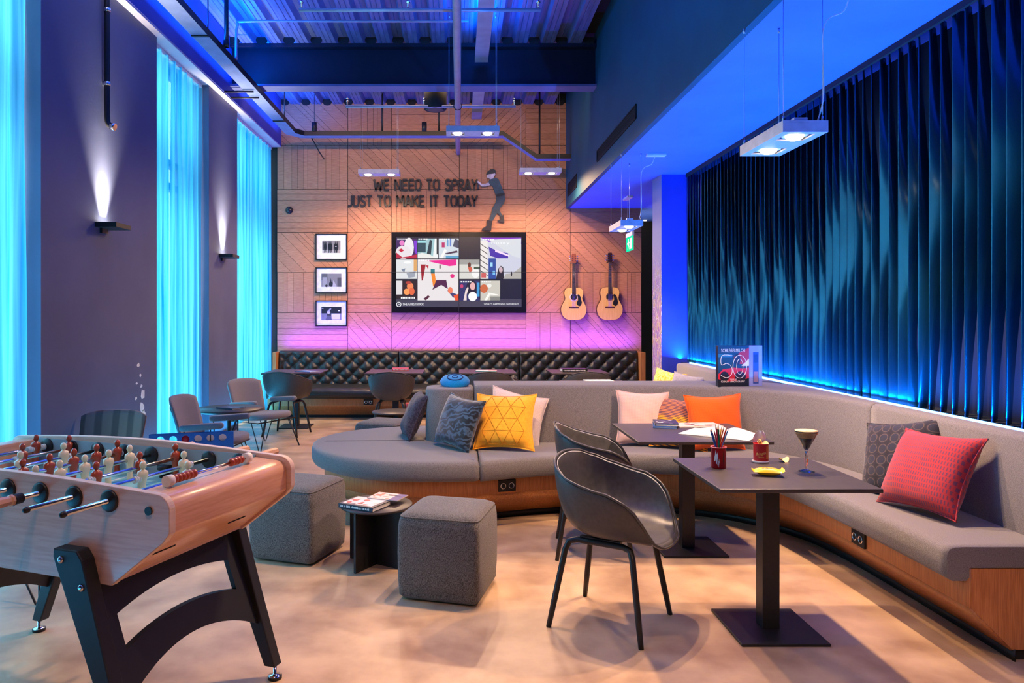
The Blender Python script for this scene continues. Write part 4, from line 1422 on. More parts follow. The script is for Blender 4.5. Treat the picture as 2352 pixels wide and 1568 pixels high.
# ------------------------------------------------------------------ armchairs with a moulded shell
m_shell = mat('shell_charcoal', c(72, 68, 66), c(63, 60, 58), scale=60, rough=0.42)
m_pad = mat('shell_leather', c(76, 75, 75), c(66, 65, 65), scale=40, rough=0.34, bump=0.05, bscale=300)
m_stitch = mat('stitch_thread', c(196, 196, 194), scale=90, rough=.8)
m_leg = mat('black_stained_wood', c(34, 32, 32), c(28, 26, 26), scale=12, rough=0.4, stretch=(1, 1, .1))


def shell_h(a):
    """rim height by angle from the front (+x)"""
    t = abs(a) / PI
    pts = [(0, .440), (.10, .445), (.19, .475), (.27, .560), (.35, .632), (.46, .678), (.60, .715), (.75, .755), (.88, .787), (1.0, .800)]
    for (a0, h0), (a1, h1) in zip(pts, pts[1:]):
        if t <= a1:
            k = (t - a0) / (a1 - a0)
            k = k * k * (3 - 2 * k) * .5 + k * .5
            return h0 + (h1 - h0) * k
    return .800


def shell_rows(inset=0.0, lift=0.0, n=44, m=14):
    rows = []
    for j in range(m + 1):
        s = j / m
        row = []
        for i in range(n):
            a = 2 * PI * i / n - PI
            ca, sa = math.cos(a), math.sin(a)
            ex = .75
            rx = (.285 if ca > 0 else .265)
            X = rx * math.copysign(abs(ca) ** ex, ca)
            Y = .288 * math.copysign(abs(sa) ** ex, sa)
            h = shell_h(a)
            hh = h - .435
            rho = math.sin(s * PI / 2) ** .72 * (.86 + .14 * s)
            zz = .432 + hh * (1 - math.cos(s * PI / 2)) ** 1.45 if hh > .02 else .432 + hh * s - .0 * s
            if ca > .5 and s > .8:
                zz -= .018 * ((s - .8) / .2) ** 2 * (ca - .5) * 2
            k = 1 - inset / .28
            row.append((X * rho * k + .02, Y * rho * k, zz + lift * (1 - s * .8)))
        rows.append(row)
    return rows


def make_shell_chair(label, padded):
    t = thing('shell_armchair', label, 'chair', (0, 0, 0), 0, 'moulded shell armchairs')
    sh = MB().grid(shell_rows(), 0, True, close_u=True)
    part('shell', sh, m_shell, t, solid=.010, sub=1)
    rim = shell_rows()[-1]
    if padded:
        part('seat_pad', MB().grid(shell_rows(.010, .014), 0, True, close_u=True), m_pad, t, solid=.008, sub=1)
        pp = part('piping', MB().tube([Vector(p) + Vector((0, 0, .004)) for p in rim], .0065, 6, closed=True), m_pad, t)
        in_ = [(p[0] * .955 + .001, p[1] * .955, p[2] - .004) for p in rim]
        part('stitching', MB().tube(in_, .0024, 5, closed=True), m_stitch, t)
    else:
        part('rim', MB().tube(rim, .006, 6, closed=True), m_shell, t)
    # two U frames, each joining a rear and a front leg
    for s in (-1, 1):
        P = [(-.225, s * .225, .0), (-.165, s * .165, .365), (-.150, s * .150, .402), (-.115, s * .142, .412), (.115, s * .142, .412), (.150, s * .150, .402),
             (.165, s * .165, .365), (.225, s * .225, .0)]
        pts = []
        for i in range(len(P) - 1):
            k = 3
            for q in range(k):
                pts.append(Vector(P[i]).lerp(Vector(P[i + 1]), q / k))
        pts.append(Vector(P[-1]))
        rad = [.0145 if .02 < p.z else .012 for p in pts]
        part('leg_frame', MB().tube(pts, rad, 10), m_leg, t)
    part('seat_bracket', MB().box(-.10, .10, -.142, -.115, .408, .432).box(-.10, .10, .115, .142, .408, .432).box(-.02, .02, -.142, .142, .418, .432), m_black, t)
    return t


proto = make_shell_chair('padded charcoal leather shell armchair at the table with the cocktail', True)
proto.location, proto.rotation_euler = (.735, 3.555, 0), (0, 0, math.radians(-32))
q = copy_tree(proto)
q.location, q.rotation_euler = (.845, 4.62, 0), (0, 0, math.radians(-8))
q['label'] = 'charcoal shell armchair at the table with the open magazine'
dark = make_shell_chair('dark shell armchair at the bench table beside the far curtain', False)
dark.location, dark.rotation_euler = (-2.15, 9.12, 0), (0, 0, math.radians(80))
for x, y, a, lb in ((-.845, 9.12, 90, 'dark shell armchair at the bench table with the red book'), (.36, 9.15, 92, 'dark shell armchair at the bench table with the teal magazine'),
                    (1.60, 9.15, 88, 'dark shell armchair at the bench table with the black book'), (.83, 8.0, -5, 'dark shell armchair facing the table with the white box')):
    q = copy_tree(dark)
    q.location, q.rotation_euler = (x, y, 0), (0, 0, math.radians(a))
    q['label'] = lb

# ------------------------------------------------------------------ cube poufs and cross-base side tables
m_tweed = fabric('charcoal_tweed', c(132, 127, 122), c(48, 45, 44), scale=270, bump=0.5)


def pouf(x, y, a, label, s=.44, h=.455):
    t = thing('cube_pouf', label, 'pouf', (x, y, 0), math.radians(a), 'tweed cube poufs')
    hw = s / 2
    rows = []
    n = 8
    # soft cube: rounded square rings
    def ring(k, z, r):
        pts = []
        for cxx, cyy, a0 in ((1, 1, 0), (-1, 1, PI / 2), (-1, -1, PI), (1, -1, 3 * PI / 2)):
            pts += [(cxx * (k - r) + r * math.cos(a0 + PI / 2 * i / 3), cyy * (k - r) + r * math.sin(a0 + PI / 2 * i / 3), z) for i in range(4)]
        return pts
    for k, z, r in ((hw - .02, .012, .03), (hw - .004, .03, .03), (hw + .001, .12, .03), (hw + .003, .25, .03), (hw + .001, .38, .03), (hw - .002, h - .04, .035), (hw - .012, h - .014, .04),
                    (hw - .035, h + .0, .05), (hw * .6, h + .006, .05)):
        rows.append(ring(k, z, r))
    m = MB().grid(rows, 0, True, close_u=True)
    m.add(rows[-1], [tuple(range(16))], 0, True).add(rows[0], [tuple(reversed(range(16)))])
    part('cover', m, m_tweed, t)
    k = hw - .002
    part('seam', MB().tube(ring(hw - .008, h - .02, .038), .003, 6, closed=True), m_tweed, t)
    part('foot', MB().box(-.15, .15, -.15, .15, 0, .014), m_black, t)
    return t


pouf(-.055, 3.955, -15.5, 'grey tweed cube pouf standing alone on the near floor')
pouf(-1.003, 4.57, -18.5, 'grey tweed cube pouf partly behind the football table')
pouf(-.735, 7.18, -20, 'grey tweed cube pouf behind the round end of the sofa')


def side_table(x, y, z, r, a, label):
    t = thing('side_table', label, 'side table', (x, y, 0), math.radians(a), 'round side tables on crossed panels')
    part('table_top', MB().lathe([(0, z - .014), (r - .003, z - .014), (r, z - .011), (r, z - .003), (r - .003, z), (0, z)], 40), m_top, t)
    part('base_panel', MB().box(-.2, .2, -.007, .007, 0, z - .014), m_black, t)
    part('base_panel', MB().box(-.007, .007, -.2, .2, 0, z - .014), m_black, t)
    return t


side_table(-.495, 4.37, .36, .215, -32, 'round dark side table with two magazines between the poufs')
side_table(-.72, 8.05, .43, .24, 20, 'round dark side table with a red item behind the sofa end')

# ------------------------------------------------------------------ lounge chairs with hairpin legs
m_lounge = fabric('lounge_grey_felt', c(134, 129, 131), c(116, 112, 114), scale=340)
def brown_stripes():
    def build(N, L, co):
        wv = N.new('ShaderNodeTexWave')
        wv.bands_direction = 'Y'
        wv.inputs['Scale'].default_value = 2.6
        wv.inputs['Distortion'].default_value = 1.5
        wv.inputs['Detail Scale'].default_value = 0.8
        L.new(co, wv.inputs[0])
        cr = N.new('ShaderNodeValToRGB')
        e = cr.color_ramp.elements
        e[0].position, e[0].color = 0.25, (*c(112, 90, 80), 1)
        e[1].position, e[1].color = 0.55, (*c(150, 118, 104), 1)
        L.new(wv.outputs['Fac'], cr.inputs[0])
        return cr.outputs[0]
    return build


m_loungeb = tex_mat('striped_brown_felt', brown_stripes(), .85)


def lens_pad(L_, W_, t_, n=24, p=2.6):
    """oval upholstered pad lying flat, centred"""
    rows = []
    for s in range(-4, 5):
        f = math.sin(s / 4 * PI / 2)
        z = t_ / 2 * f
        k = (max(0, 1 - abs(f) ** 2.4)) ** (1 / 2.4)
        k = .80 + .20 * k if abs(s) < 4 else .0001
        row = []
        for i in range(n):
            a = 2 * PI * i / n
            ca, sa = math.cos(a), math.sin(a)
            row.append((L_ / 2 * k * math.copysign(abs(ca) ** (2 / p), ca), W_ / 2 * k * math.copysign(abs(sa) ** (2 / p), sa), z))
        rows.append(row)
    return MB().grid(rows, 0, True, close_u=True)


def lounge(x, y, a, label, fab=None, arms=True):
    fab = fab or m_lounge
    t = thing('lounge_chair', label, 'chair', (x, y, 0), math.radians(a), 'hairpin lounge chairs')
    s = lens_pad(.54, .54, .075)
    part('seat', s, fab, t, loc=(.03, 0, .365), rot=(0, math.radians(-4), 0))
    # curved backrest
    for nm in ('backrest',):
        fr_, bk_ = [], []
        for j in range(11):
            v = j / 10
            rf, rb = [], []
            for i in range(13):
                u = -1 + 2 * i / 12
                hw = .25 * (1 - .10 * (1 - v))
                # rounded top corners
                top = v
                yy = u * hw
                zz = .375 + .385 * v * (1 - .10 * abs(u) ** 4)
                xb = -.26 - .10 * v + .07 * u * u
                th = .022 * (1 - .5 * abs(u) ** 6) * (1 - .5 * abs(2 * v - 1) ** 6)
                rf.append((xb + th, yy, zz))
                rb.append((xb - th, yy, zz))
            fr_.append(rf)
            bk_.append(rb)
        m = MB().grid(fr_).grid(bk_)
        edge = lambda G: G[0] + [r[-1] for r in G[1:]] + G[-1][::-1][1:] + [r[0] for r in G[1:-1]][::-1]
        m.grid([edge(fr_), edge(bk_)], 0, True, close_u=True)
        part(nm, m, fab, t)
    if arms:
        for sy in (-1, 1):
            part('armrest', lens_pad(.40, .10, .055), fab, t, loc=(.02, sy * .305, .520), rot=(0, math.radians(-5), 0))
            part('arm_post', MB().cyl((.10, sy * .305, .32), (.10, sy * .305, .50), .006, 8), m_black, t)
            part('arm_post', MB().cyl((-.12, sy * .29, .32), (-.14, sy * .305, .50), .006, 8), m_black, t)
    part('seat_frame', MB().tube([(-.20, -.29, .320), (.22, -.29, .320), (.22, .29, .320), (-.20, .29, .320)], .007, 8, closed=True)
         .cyl((-.20, -.12, .32), (-.355, -.12, .66), .006, 8).cyl((-.20, .12, .32), (-.355, .12, .66), .006, 8), m_black, t)
    for sx, sy in ((1, 1), (1, -1), (-1, 1), (-1, -1)):
        part('hairpin_leg', MB().tube([(sx * .12, sy * .29, .320), (sx * .255, sy * .305, .012), (sx * .265, sy * .305, .006), (sx * .27, sy * .30, .012), (sx * .22, sy * .17, .320)], .006, 7), m_black, t)
    return t


lounge(-2.22, 6.62, -5, 'grey lounge chair seen side on behind the blue counter game')
lounge(-2.21, 8.22, -30, 'grey lounge chair with its back to the far corner curtain')
lounge(-2.625, 5.25, -92, 'brown striped lounge chair against the wide pier', m_loungeb, False)
lounge(-2.46, 3.98, 10, 'grey lounge chair half hidden behind the football table')
# round pedestal table between the lounge chairs
t = thing('round_table', 'round dark pedestal table between the grey lounge chairs', 'table', (-2.33, 7.40, 0))
part('table_top', MB().lathe([(0, .520), (.31, .520), (.333, .532), (.338, .540), (.335, .547), (0, .547)], 48), m_top, t)
part('stem', MB().lathe([(.022, .02), (.022, .505), (.06, .520)], 16), m_black, t)
part('foot_plate', MB().lathe([(0, 0), (.2, 0), (.2, .008), (.03, .02), (0, .02)], 32), m_black, t)
# ------------------------------------------------------------------ table football
FR = math.radians(-20.3)
FC = Vector((-1.50, 2.848))
foos = thing('football_table', 'wooden table football game with black splayed legs in the near corner', 'football table', (FC.x, FC.y, 0), FR)
m_beech = mat('beech_veneer', c(212, 170, 152), c(198, 152, 132), scale=5, rough=0.38, stretch=(1.5, 1.5, 22), coat=0.25, detail=5)
m_beeche = mat('beech_end_grain', c(232, 176, 138), c(218, 158, 118), scale=5, rough=0.36, stretch=(22, 1.5, 22), coat=0.25, detail=5)
m_ply = mat('ply_edge', c(232, 200, 176), scale=20, rough=0.5)
m_inner = mat('grey_inner_board', c(150, 158, 164), c(140, 148, 156), scale=9, rough=0.5)
m_fleg = mat('football_leg_black', c(30, 30, 34), c(26, 26, 30), scale=20, rough=0.55)
RZ = 0.886


def side_profile():
    half = [(.53, .612), (.742, .773)] + [(.750 + .015 * math.sin(PI / 2 * i / 4), .785 + .022 * i / 4) for i in range(5)]
    half += [(.710 + .055 * math.cos(PI / 2 * i / 8), .870 + .052 * math.sin(PI / 2 * i / 8)) for i in range(9)]
    half += [(.71 - .71 * i / 10, .922 + .026 * math.sin(PI / 2 * i / 10)) for i in range(1, 11)]
    return half + [(-x, z) for x, z in reversed(half[:-1])]


SP = side_profile()
nS = len(SP)
for y0, y1 in ((-.335, -.307), (.335, .363)):
    A_, B_ = [(x, y0, z) for x, z in SP], [(x, y1, z) for x, z in SP]
    m = MB().add(A_, [tuple(range(nS))], 0).add(B_, [tuple(reversed(range(nS)))], 0)
    m.add(A_ + B_, [(i, (i + 1) % nS, nS + (i + 1) % nS, nS + i) for i in range(nS)], 1, False)
    part('side_panel', m, [m_beech, m_ply], foos, bevel=.003)
part('inner_wall', MB().box(-.60, .60, .327, .335, .79, .920).box(-.60, .60, -.307, -.299, .79, .920), m_inner, foos)
for s in (1, -1):
    EP = [(.535, .628), (.728, .776)] + [(.728 + .016 * math.sin(PI / 2 * i / 4), .776 + .020 * i / 4) for i in range(1, 5)] + [(.700 + .044 * math.cos(PI / 2 * i / 7), .862 + .044 * math.sin(PI / 2 * i / 7)) for i in range(8)] + [(.60, .912), (.60, .79), (.52, .79)]
    part('end_block', MB().prism([(s * x, -.307, z) for x, z in EP], [(s * x, .335, z) for x, z in EP], smooth=True), m_beeche, foos, bevel=.003, seg=2)
    for yy in (-.22, .16):
        part('slot', MB().box(-.003, .003, -.05, .05, -.004, .004), m_blackmatt, foos, loc=(s * .6385, yy, .7085), rot=(0, s * math.radians(-38.6), 0))
part('floor_box', MB().box(-.525, .525, -.307, .335, .615, .79), m_beech, foos)
part('playing_field', MB().box(-.60, .60, -.299, .327, .790, .798), mat('field_glass', c(150, 214, 206), c(140, 204, 198), scale=3, rough=0.12), foos)
ln = MB().box(-.004, .004, -.29, .32, .798, .7995)
for s in (-1, 1):
    ln.box(s * .42 - .004, s * .42 + .004, -.15, .18, .798, .7995).box(min(s * .42, s * .6), max(s * .42, s * .6), -.154, -.146, .798, .7995).box(min(s * .42, s * .6), max(s * .42, s * .6), .176, .184, .798, .7995)
ln.tube([(.12 * math.cos(a), .014 + .12 * math.sin(a), .7985) for a in [2 * PI * i / 28 for i in range(28)]], .003, 4, closed=True)
part('field_lines', ln, m_white, foos)
part('ball_cup', MB().lathe([(.0, .0), (.02, 0), (.022, .03), (.03, .035), (.03, .05), (0, .05)], 16, o=(.16, .31, .80)), m_black, foos)
part('button', MB().cyl((.685, -.341, .868), (.685, -.335, .868), .0135, 18), m_black, foos)

# rods with discs, springs, players and grips; pixel columns of the players as seen in the photograph
m_red = mat('player_red', c(176, 72, 44), c(160, 60, 36), scale=10, rough=0.3, coat=0.3)
m_cream = mat('player_cream', c(240, 226, 190), c(228, 212, 176), scale=10, rough=0.3, coat=0.3)
m_grip = mat('grip_wood', c(226, 178, 140), c(200, 150, 112), scale=8, rough=0.35, stretch=(1, .1, 1))
MEN = [('c', [430]), ('c', [421, 327]), ('r', [403, 322, 222]), ('c', [298, 249, 195, 138, 82]), ('r', [269, 221, 169, 113, 52]), ('c', [147, 46, -60]), ('r', [158, 52]), ('r', [82])]
cr_, sr_ = math.cos(FR), math.sin(FR)


def man_mesh():
    m = MB()
    m.ball((0, 0, .047), .0125, 10, 7, s=(1, 1, 1.25))
    prof = [(.006, .034), (.008, .030), (.019, .024), (.021, .012), (.017, -.006), (.0145, -.022), (.014, -.040), (.011, -.058), (.013, -.070), (.013, -.082), (.0, -.082)]
    m.lathe(prof, 12, sx=.82, sy=1.1)
    return m


me_red, me_cream = man_mesh().mesh('player', m_red), man_mesh().mesh('player', m_cream)
for k, (tm, us) in enumerate(MEN):
    x = .525 - .15 * k
    near_handle = k in (2, 4, 6, 7)
    rod = part('rod', MB().cyl((0, -.335 - (.22 if near_handle else .175), 0), (0, .363 + (.175 if near_handle else .20), 0), .008, 10), m_chrome, foos, loc=(x, 0, RZ))
    for yy, dr in ((-.335, -1), (.327, -1), (-.299, 1), (.363, 1)):
        part('bearing', MB().lathe([(.010, 0), (.036, 0), (.036, .005), (.030, .008), (.012, .012), (.010, .012)], 20), m_black, rod, loc=(0, yy, 0), rot=(math.radians(90 if dr < 0 else -90), 0, 0))
    e = -1 if near_handle else 1
    y0 = -.335 - .10 if near_handle else .363 + .09
    part('grip', MB().lathe([(.010, 0), (.019, .004), (.019, .012), (.015, .016), (.017, .03), (.0175, .075), (.016, .13), (.010, .135), (0, .135)], 8, smooth=False), m_grip, rod, loc=(0, y0, 0), rot=(math.radians(90 if e < 0 else -90), 0, 0))
    part('grip_collar', MB().lathe([(.009, -.03), (.017, -.028), (.017, -.004), (.0195, .0), (.0195, .004)], 14), m_black, rod, loc=(0, y0, 0), rot=(math.radians(90 if e < 0 else -90), 0, 0))
    ye = .363 + .175 if near_handle else -.335 - .175
    part('end_cap', MB().ball((0, ye, 0), .0105, 10, 6, s=(1, 1.3, 1)), m_black, rod)
    ys = []
    for u in us:
        lo_, hi_ = -.29, .31
        # intersect the rod with the sight line of that pixel column
        kx = (u - CX) / F
        # X = FC.x + x*cr - y*sr ; Y = FC.y + x*sr + y*cr
        num = kx * (FC.y + x * sr_) - (FC.x + x * cr_)
        y = num / (-sr_ - kx * cr_)
        ys.append(max(lo_, min(hi_, y)))
    for y in ys:
        ob('player', me_red if tm == 'r' else me_cream, rod, (0, y, 0), (0, math.radians(R.uniform(-4, 4)), 0))
    for yy in (max(ys) + .03, min(ys) - .03):
        sg = 1 if yy > 0 else -1
        bm2 = part('spring', MB().lathe([(.008, -.015), (.013, -.015), (.013, -.010), (.0105, -.010), (.0105, -.0045), (.013, -.0045), (.013, .0005), (.0105, .0005), (.0105, .0055), (.013, .0055), (.013, .0105), (.008, .0105)], 12, smooth=False), m_white, rod,
             loc=(0, yy, 0), rot=(PI / 2, 0, 0))

# bead score counter on the near end block
sc = part('score_wire', MB().cyl((.645, -.205, .932), (.645, .215, .932), .004, 8), m_chrome, foos)
for y in (-.205, .215):
    part('post', MB().cyl((.645, y - .013, .932), (.645, y + .013, .932), .019, 16).box(.638, .652, y - .008, y + .008, .905, .925), mat('bone_white', c(236, 226, 214), scale=15, rough=.4), sc)
for i in range(10):
    y = -.178 + i * .0185 if i < 6 else .075 + (i - 6) * .0185 + .045
    part('bead', MB().lathe([(.004, -.009), (.014, -.007), (.0155, 0), (.014, .007), (.004, .009)], 14), m_red, sc, loc=(.645, y, .932), rot=(PI / 2, 0, 0))

# legs: splayed posts outside the side panels, joined by an arched board with a cut-out
for s in (1, -1):
    def lx(z):
        return s * (.39 + (.729 - z) * .375)
    for y0, y1 in ((-.387, -.336), (.364, .415)):
        pts = []
        for z, hw in ((.055, .026), (.33, .038), (.60, .056), (.70, .062), (.729, .050)):
            pts.append((lx(z), hw, z))
        a = [(x - hw, z) for x, hw, z in pts] + [(x + hw, z) for x, hw, z in reversed(pts)]
        lg = part('leg', MB().prism([(x, y0, z) for x, z in a], [(x, y1, z) for x, z in a]), m_fleg, foos, bevel=.005)
        ym = (y0 + y1) / 2
        part('foot', MB().lathe([(0, 0), (.026, 0), (.028, .004), (.026, .014), (.01, .018), (.007, .022), (.007, .06), (0, .06)], 16, o=(lx(.03), ym, 0)), m_chrome, lg)
        part('foot_pad', MB().lathe([(.0285, .0005), (.029, .012), (.0285, .013)], 16, o=(lx(.03), ym, 0)), m_black, lg)
        yo = y0 - .002 if y0 < 0 else y1 + .002
        for z, dx in ((.695, -s * .028), (.615, s * .028)):
            part('bolt', MB().ball((lx(z) + dx, yo, z), .012, 10, 6, s=(1, .5, 1)), m_chrome, lg)
    # board in the raked plane of the legs
    def P(y, z, o):
        return (lx(z) + o, y, z)
    m = MB()
    n = 18
    ya, yb = -.336, .364
    ca, cb = -.27, .30
    yy = [ya] + [ca + (cb - ca) * i / n for i in range(n + 1)] + [yb]
    def arch(y):
        k = (y - (ya + yb) / 2) / ((yb - ya) / 2)
        return 1 - k * k
    for o0, o1 in ((-.011, .011),):
        for i in range(len(yy) - 1):
            a, b = yy[i], yy[i + 1]
            lo = lambda y: .225 + .10 * arch(y)
            cut = ca - 1e-6 <= a and b <= cb + 1e-6
            spans = [(lo, lambda y: .36 + .06 * arch(y)), (lambda y: .475 + .052 * arch(y), lambda y: .640)] if cut else [(lo, lambda y: .640)]
            for f0, f1 in spans:
                A = [P(a, f0(a), o0), P(b, f0(b), o0), P(b, f1(b), o0), P(a, f1(a), o0)]
                B = [P(a, f0(a), o1), P(b, f0(b), o1), P(b, f1(b), o1), P(a, f1(a), o1)]
                m.add(A + B, [(0, 1, 2, 3), (7, 6, 5, 4), (0, 4, 5, 1), (3, 2, 6, 7)])
                if not cut:
                    m.add(A + B, [(0, 3, 7, 4), (1, 5, 6, 2)])
    part('cross_board', m, m_fleg, foos)
# ------------------------------------------------------------------ cushions
def pillow(w, h, t, flange=0.0, n=18, ear=0.15, seed=1):
    """soft square cushion standing in the local x-z plane, base at z=0, face towards -y"""
    rr = random.Random(seed)
    ph = [rr.uniform(0, 6) for _ in range(6)]
    F_, B_ = [], []
    for j in range(n + 1):
        v = -1 + 2 * j / n
        rf, rb = [], []
        for i in range(n + 1):
            u = -1 + 2 * i / n
            au, av = abs(u), abs(v)
            # edges pulled in between the corners
            k = 1 - ear * (1 - av ** 2) * au ** 6 * 0.8
            kz = 1 - ear * (1 - au ** 2) * av ** 6 * 0.8
            x = u * w / 2 * k
            z = v * h / 2 * kz
            fl = 1 - flange / (w / 2)
            uu, vv = min(1, au / fl), min(1, av / fl)
            th = t / 2 * ((1 - uu ** 3.2) * (1 - vv ** 3.2)) ** .55
            th += .004 * math.sin(u * 5 + ph[0]) * math.sin(v * 4 + ph[1]) * (1 - uu ** 4) * (1 - vv ** 4)
            th += .003 * math.sin((u + v) * 9 + ph[2]) * (1 - uu ** 4) * (1 - vv ** 4)
            th = max(th, .0035)
            bow = .02 * (u * u + v * v) * .4
            rf.append((x, -th + bow, z + h / 2))
            rb.append((x, th * .9 + bow, z + h / 2))
        F_.append(rf)
        B_.append(rb)
    m = MB().grid(F_).grid(B_)
    edge = lambda G: G[0] + [r[-1] for r in G[1:]] + G[-1][::-1][1:] + [r[0] for r in G[1:-1]][::-1]
    m.grid([edge(F_), edge(B_)], 0, True, close_u=True)
    return m, edge(F_)


def cushion(label, material, x, y, z, face, tilt, roll, w, h, t, flange=0, seed=1, piping=None, rx=0):
    """face: compass the cushion looks towards (0 = towards the camera, + = turned to the right); tilt: leaning back; roll: about its facing axis"""
    m, edge = pillow(w, h, t, flange, seed=seed)
    rot = Matrix.Rotation(math.radians(face), 4, 'Z') @ Matrix.Rotation(math.radians(-tilt), 4, 'X') @ Matrix.Rotation(math.radians(roll), 4, 'Y')
    o = thing('cushion', label, 'cushion', (x, y, z), group='scatter cushions on the sofa', rot=rot.to_euler())
    part('cover', m, material, o)
    part('edge_piping', MB().tube(edge, .004, 5, closed=True), piping or material, o)
    return o


def ramp(N, L, fac, stops, interp='LINEAR'):
    cr = N.new('ShaderNodeValToRGB')
    cr.color_ramp.interpolation = interp
    e = cr.color_ramp.elements
    e[0].position, e[0].color = stops[0][0], (*c(*stops[0][1]), 1)
    e[1].position, e[1].color = stops[-1][0], (*c(*stops[-1][1]), 1)
    for p_, k in stops[1:-1]:
        q = e.new(p_)
        q.color = (*c(*k), 1)
    L.new(fac, cr.inputs[0])
    return cr.outputs[0]


def mapping(N, L, co, scale=(1, 1, 1), rot=(0, 0, 0)):
    mp = N.new('ShaderNodeMapping')
    mp.inputs['Scale'].default_value = scale
    mp.inputs['Rotation'].default_value = rot
    L.new(co, mp.inputs[0])
    return mp.outputs[0]


def wave(N, L, co, scale, dist=0.0, dirn='Z', ds=1.0):
    wv = N.new('ShaderNodeTexWave')
    wv.bands_direction = dirn
    wv.inputs['Scale'].default_value = scale
    wv.inputs['Distortion'].default_value = dist
    wv.inputs['Detail Scale'].default_value = ds
    L.new(co, wv.inputs[0])
    return wv.outputs['Fac']


def math_(N, L, op, a, b=None):
    q = N.new('ShaderNodeMath')
    q.operation = op
    for i, v in enumerate((a, b)):
        if v is None:
            continue
        if isinstance(v, (int, float)):
            q.inputs[i].default_value = v
        else:
            L.new(v, q.inputs[i])
    return q.outputs[0]


def m_tiger(N, L, co):
    f = wave(N, L, mapping(N, L, co, (1.0, 1, 1.2), (0, .5, 0)), 6, 11.0, 'Z', 2.2)
    return ramp(N, L, f, [(0.3, (10, 15, 26)), (0.55, (22, 42, 60)), (0.85, (62, 82, 102))])


def m_stripes(N, L, co):
    f = wave(N, L, mapping(N, L, co, (1, 1, 1), (0, -.12, 0)), 26, 1.2, 'Z', 1.0)
    a = ramp(N, L, f, [(0.0, (52, 36, 48)), (0.28, (60, 42, 52)), (0.36, (240, 160, 30)), (1.0, (246, 150, 24))])
    b = ramp(N, L, f, [(0.0, (60, 44, 70)), (0.45, (76, 62, 96)), (0.55, (190, 110, 60)), (1.0, (200, 118, 66))])
    sx = N.new('ShaderNodeSeparateXYZ')
    L.new(co, sx.inputs[0])
    nz = N.new('ShaderNodeTexNoise')
    nz.inputs['Scale'].default_value = 9
    L.new(co, nz.inputs['Vector'])
    q = math_(N, L, 'ADD', sx.outputs['Z'], math_(N, L, 'MULTIPLY', nz.outputs['Fac'], 0.12))
    mr = N.new('ShaderNodeMapRange')
    mr.inputs['From Min'].default_value, mr.inputs['From Max'].default_value = 0.27, 0.30
    L.new(q, mr.inputs[0])
    mi = N.new('ShaderNodeMix')
    mi.data_type = 'RGBA'
    L.new(mr.outputs[0], mi.inputs[0])
    L.new(a, mi.inputs[6])
    L.new(b, mi.inputs[7])
    return mi.outputs[2]


def m_dots(N, L, co):
    vo = N.new('ShaderNodeTexVoronoi')
    vo.inputs['Scale'].default_value = 16
    vo.inputs['Randomness'].default_value = 0.15
    L.new(mapping(N, L, co, (1, .01, 1)), vo.inputs['Vector'])
    return ramp(N, L, vo.outputs['Distance'], [(0.36, (36, 38, 54)), (0.42, (86, 72, 70)), (0.46, (44, 40, 48)), (0.56, (30, 28, 40))])


def m_redcloth(N, L, co):
    br = N.new('ShaderNodeTexBrick')
    br.inputs['Scale'].default_value = 42
    br.inputs['Mortar Size'].default_value = 0.17
    br.inputs['Brick Width'].default_value = 0.55
    br.inputs['Row Height'].default_value = 1.1
    br.inputs['Color1'].default_value = (*c(96, 50, 82), 1)
    br.inputs['Color2'].default_value = (*c(112, 50, 76), 1)
    br.inputs['Mortar'].default_value = (*c(168, 46, 54), 1)
    mp = mapping(N, L, co, (1, 1, 1), (PI / 2, 0, 0))
    L.new(mp, br.inputs['Vector'])
    return br.outputs['Color']


def m_knit(a, b, sc, dirn='X'):
    def build(N, L, co):
        f = wave(N, L, mapping(N, L, co), sc, 0.6, dirn)
        g = wave(N, L, mapping(N, L, co), sc, 0.6, 'Z')
        return ramp(N, L, math_(N, L, 'MULTIPLY', f, g), [(0.05, b), (0.5, a)])
    return build


def m_speckle(a, b, sc):
    def build(N, L, co):
        nz = N.new('ShaderNodeTexNoise')
        nz.inputs['Scale'].default_value = sc
        nz.inputs['Detail'].default_value = 6
        L.new(co, nz.inputs['Vector'])
        return ramp(N, L, nz.outputs['Fac'], [(0.4, a), (0.6, b)])
    return build


my = mat('yellow_felt', c(250, 176, 34), c(240, 162, 24), scale=60, rough=.85, sheen=.3, bump=.1, bscale=300)
yc = cushion('bright yellow quilted cushion with a flanged edge', my, .319, 5.345, .500, -14, 25, -1, .46, .435, .15, .022, 2)
# quilted star lines, laid on the swelling face


def yellow_face(x, z):
    rr_ = random.Random(2)
    ph_ = [rr_.uniform(0, 6) for _ in range(6)]
    u, v = x / .23, (z - .2175) / .2175
    fl = 1 - .022 / .23
    uu, vv = min(1, abs(u) / fl), min(1, abs(v) / fl)
    th = .075 * ((1 - uu ** 3.2) * (1 - vv ** 3.2)) ** .55 + .004 * math.sin(u * 5 + ph_[0]) * math.sin(v * 4 + ph_[1]) * (1 - uu ** 4) * (1 - vv ** 4)
    th += .003 * math.sin((u + v) * 9 + ph_[2]) * (1 - uu ** 4) * (1 - vv ** 4)
    return -th + .008 * (u * u + v * v)


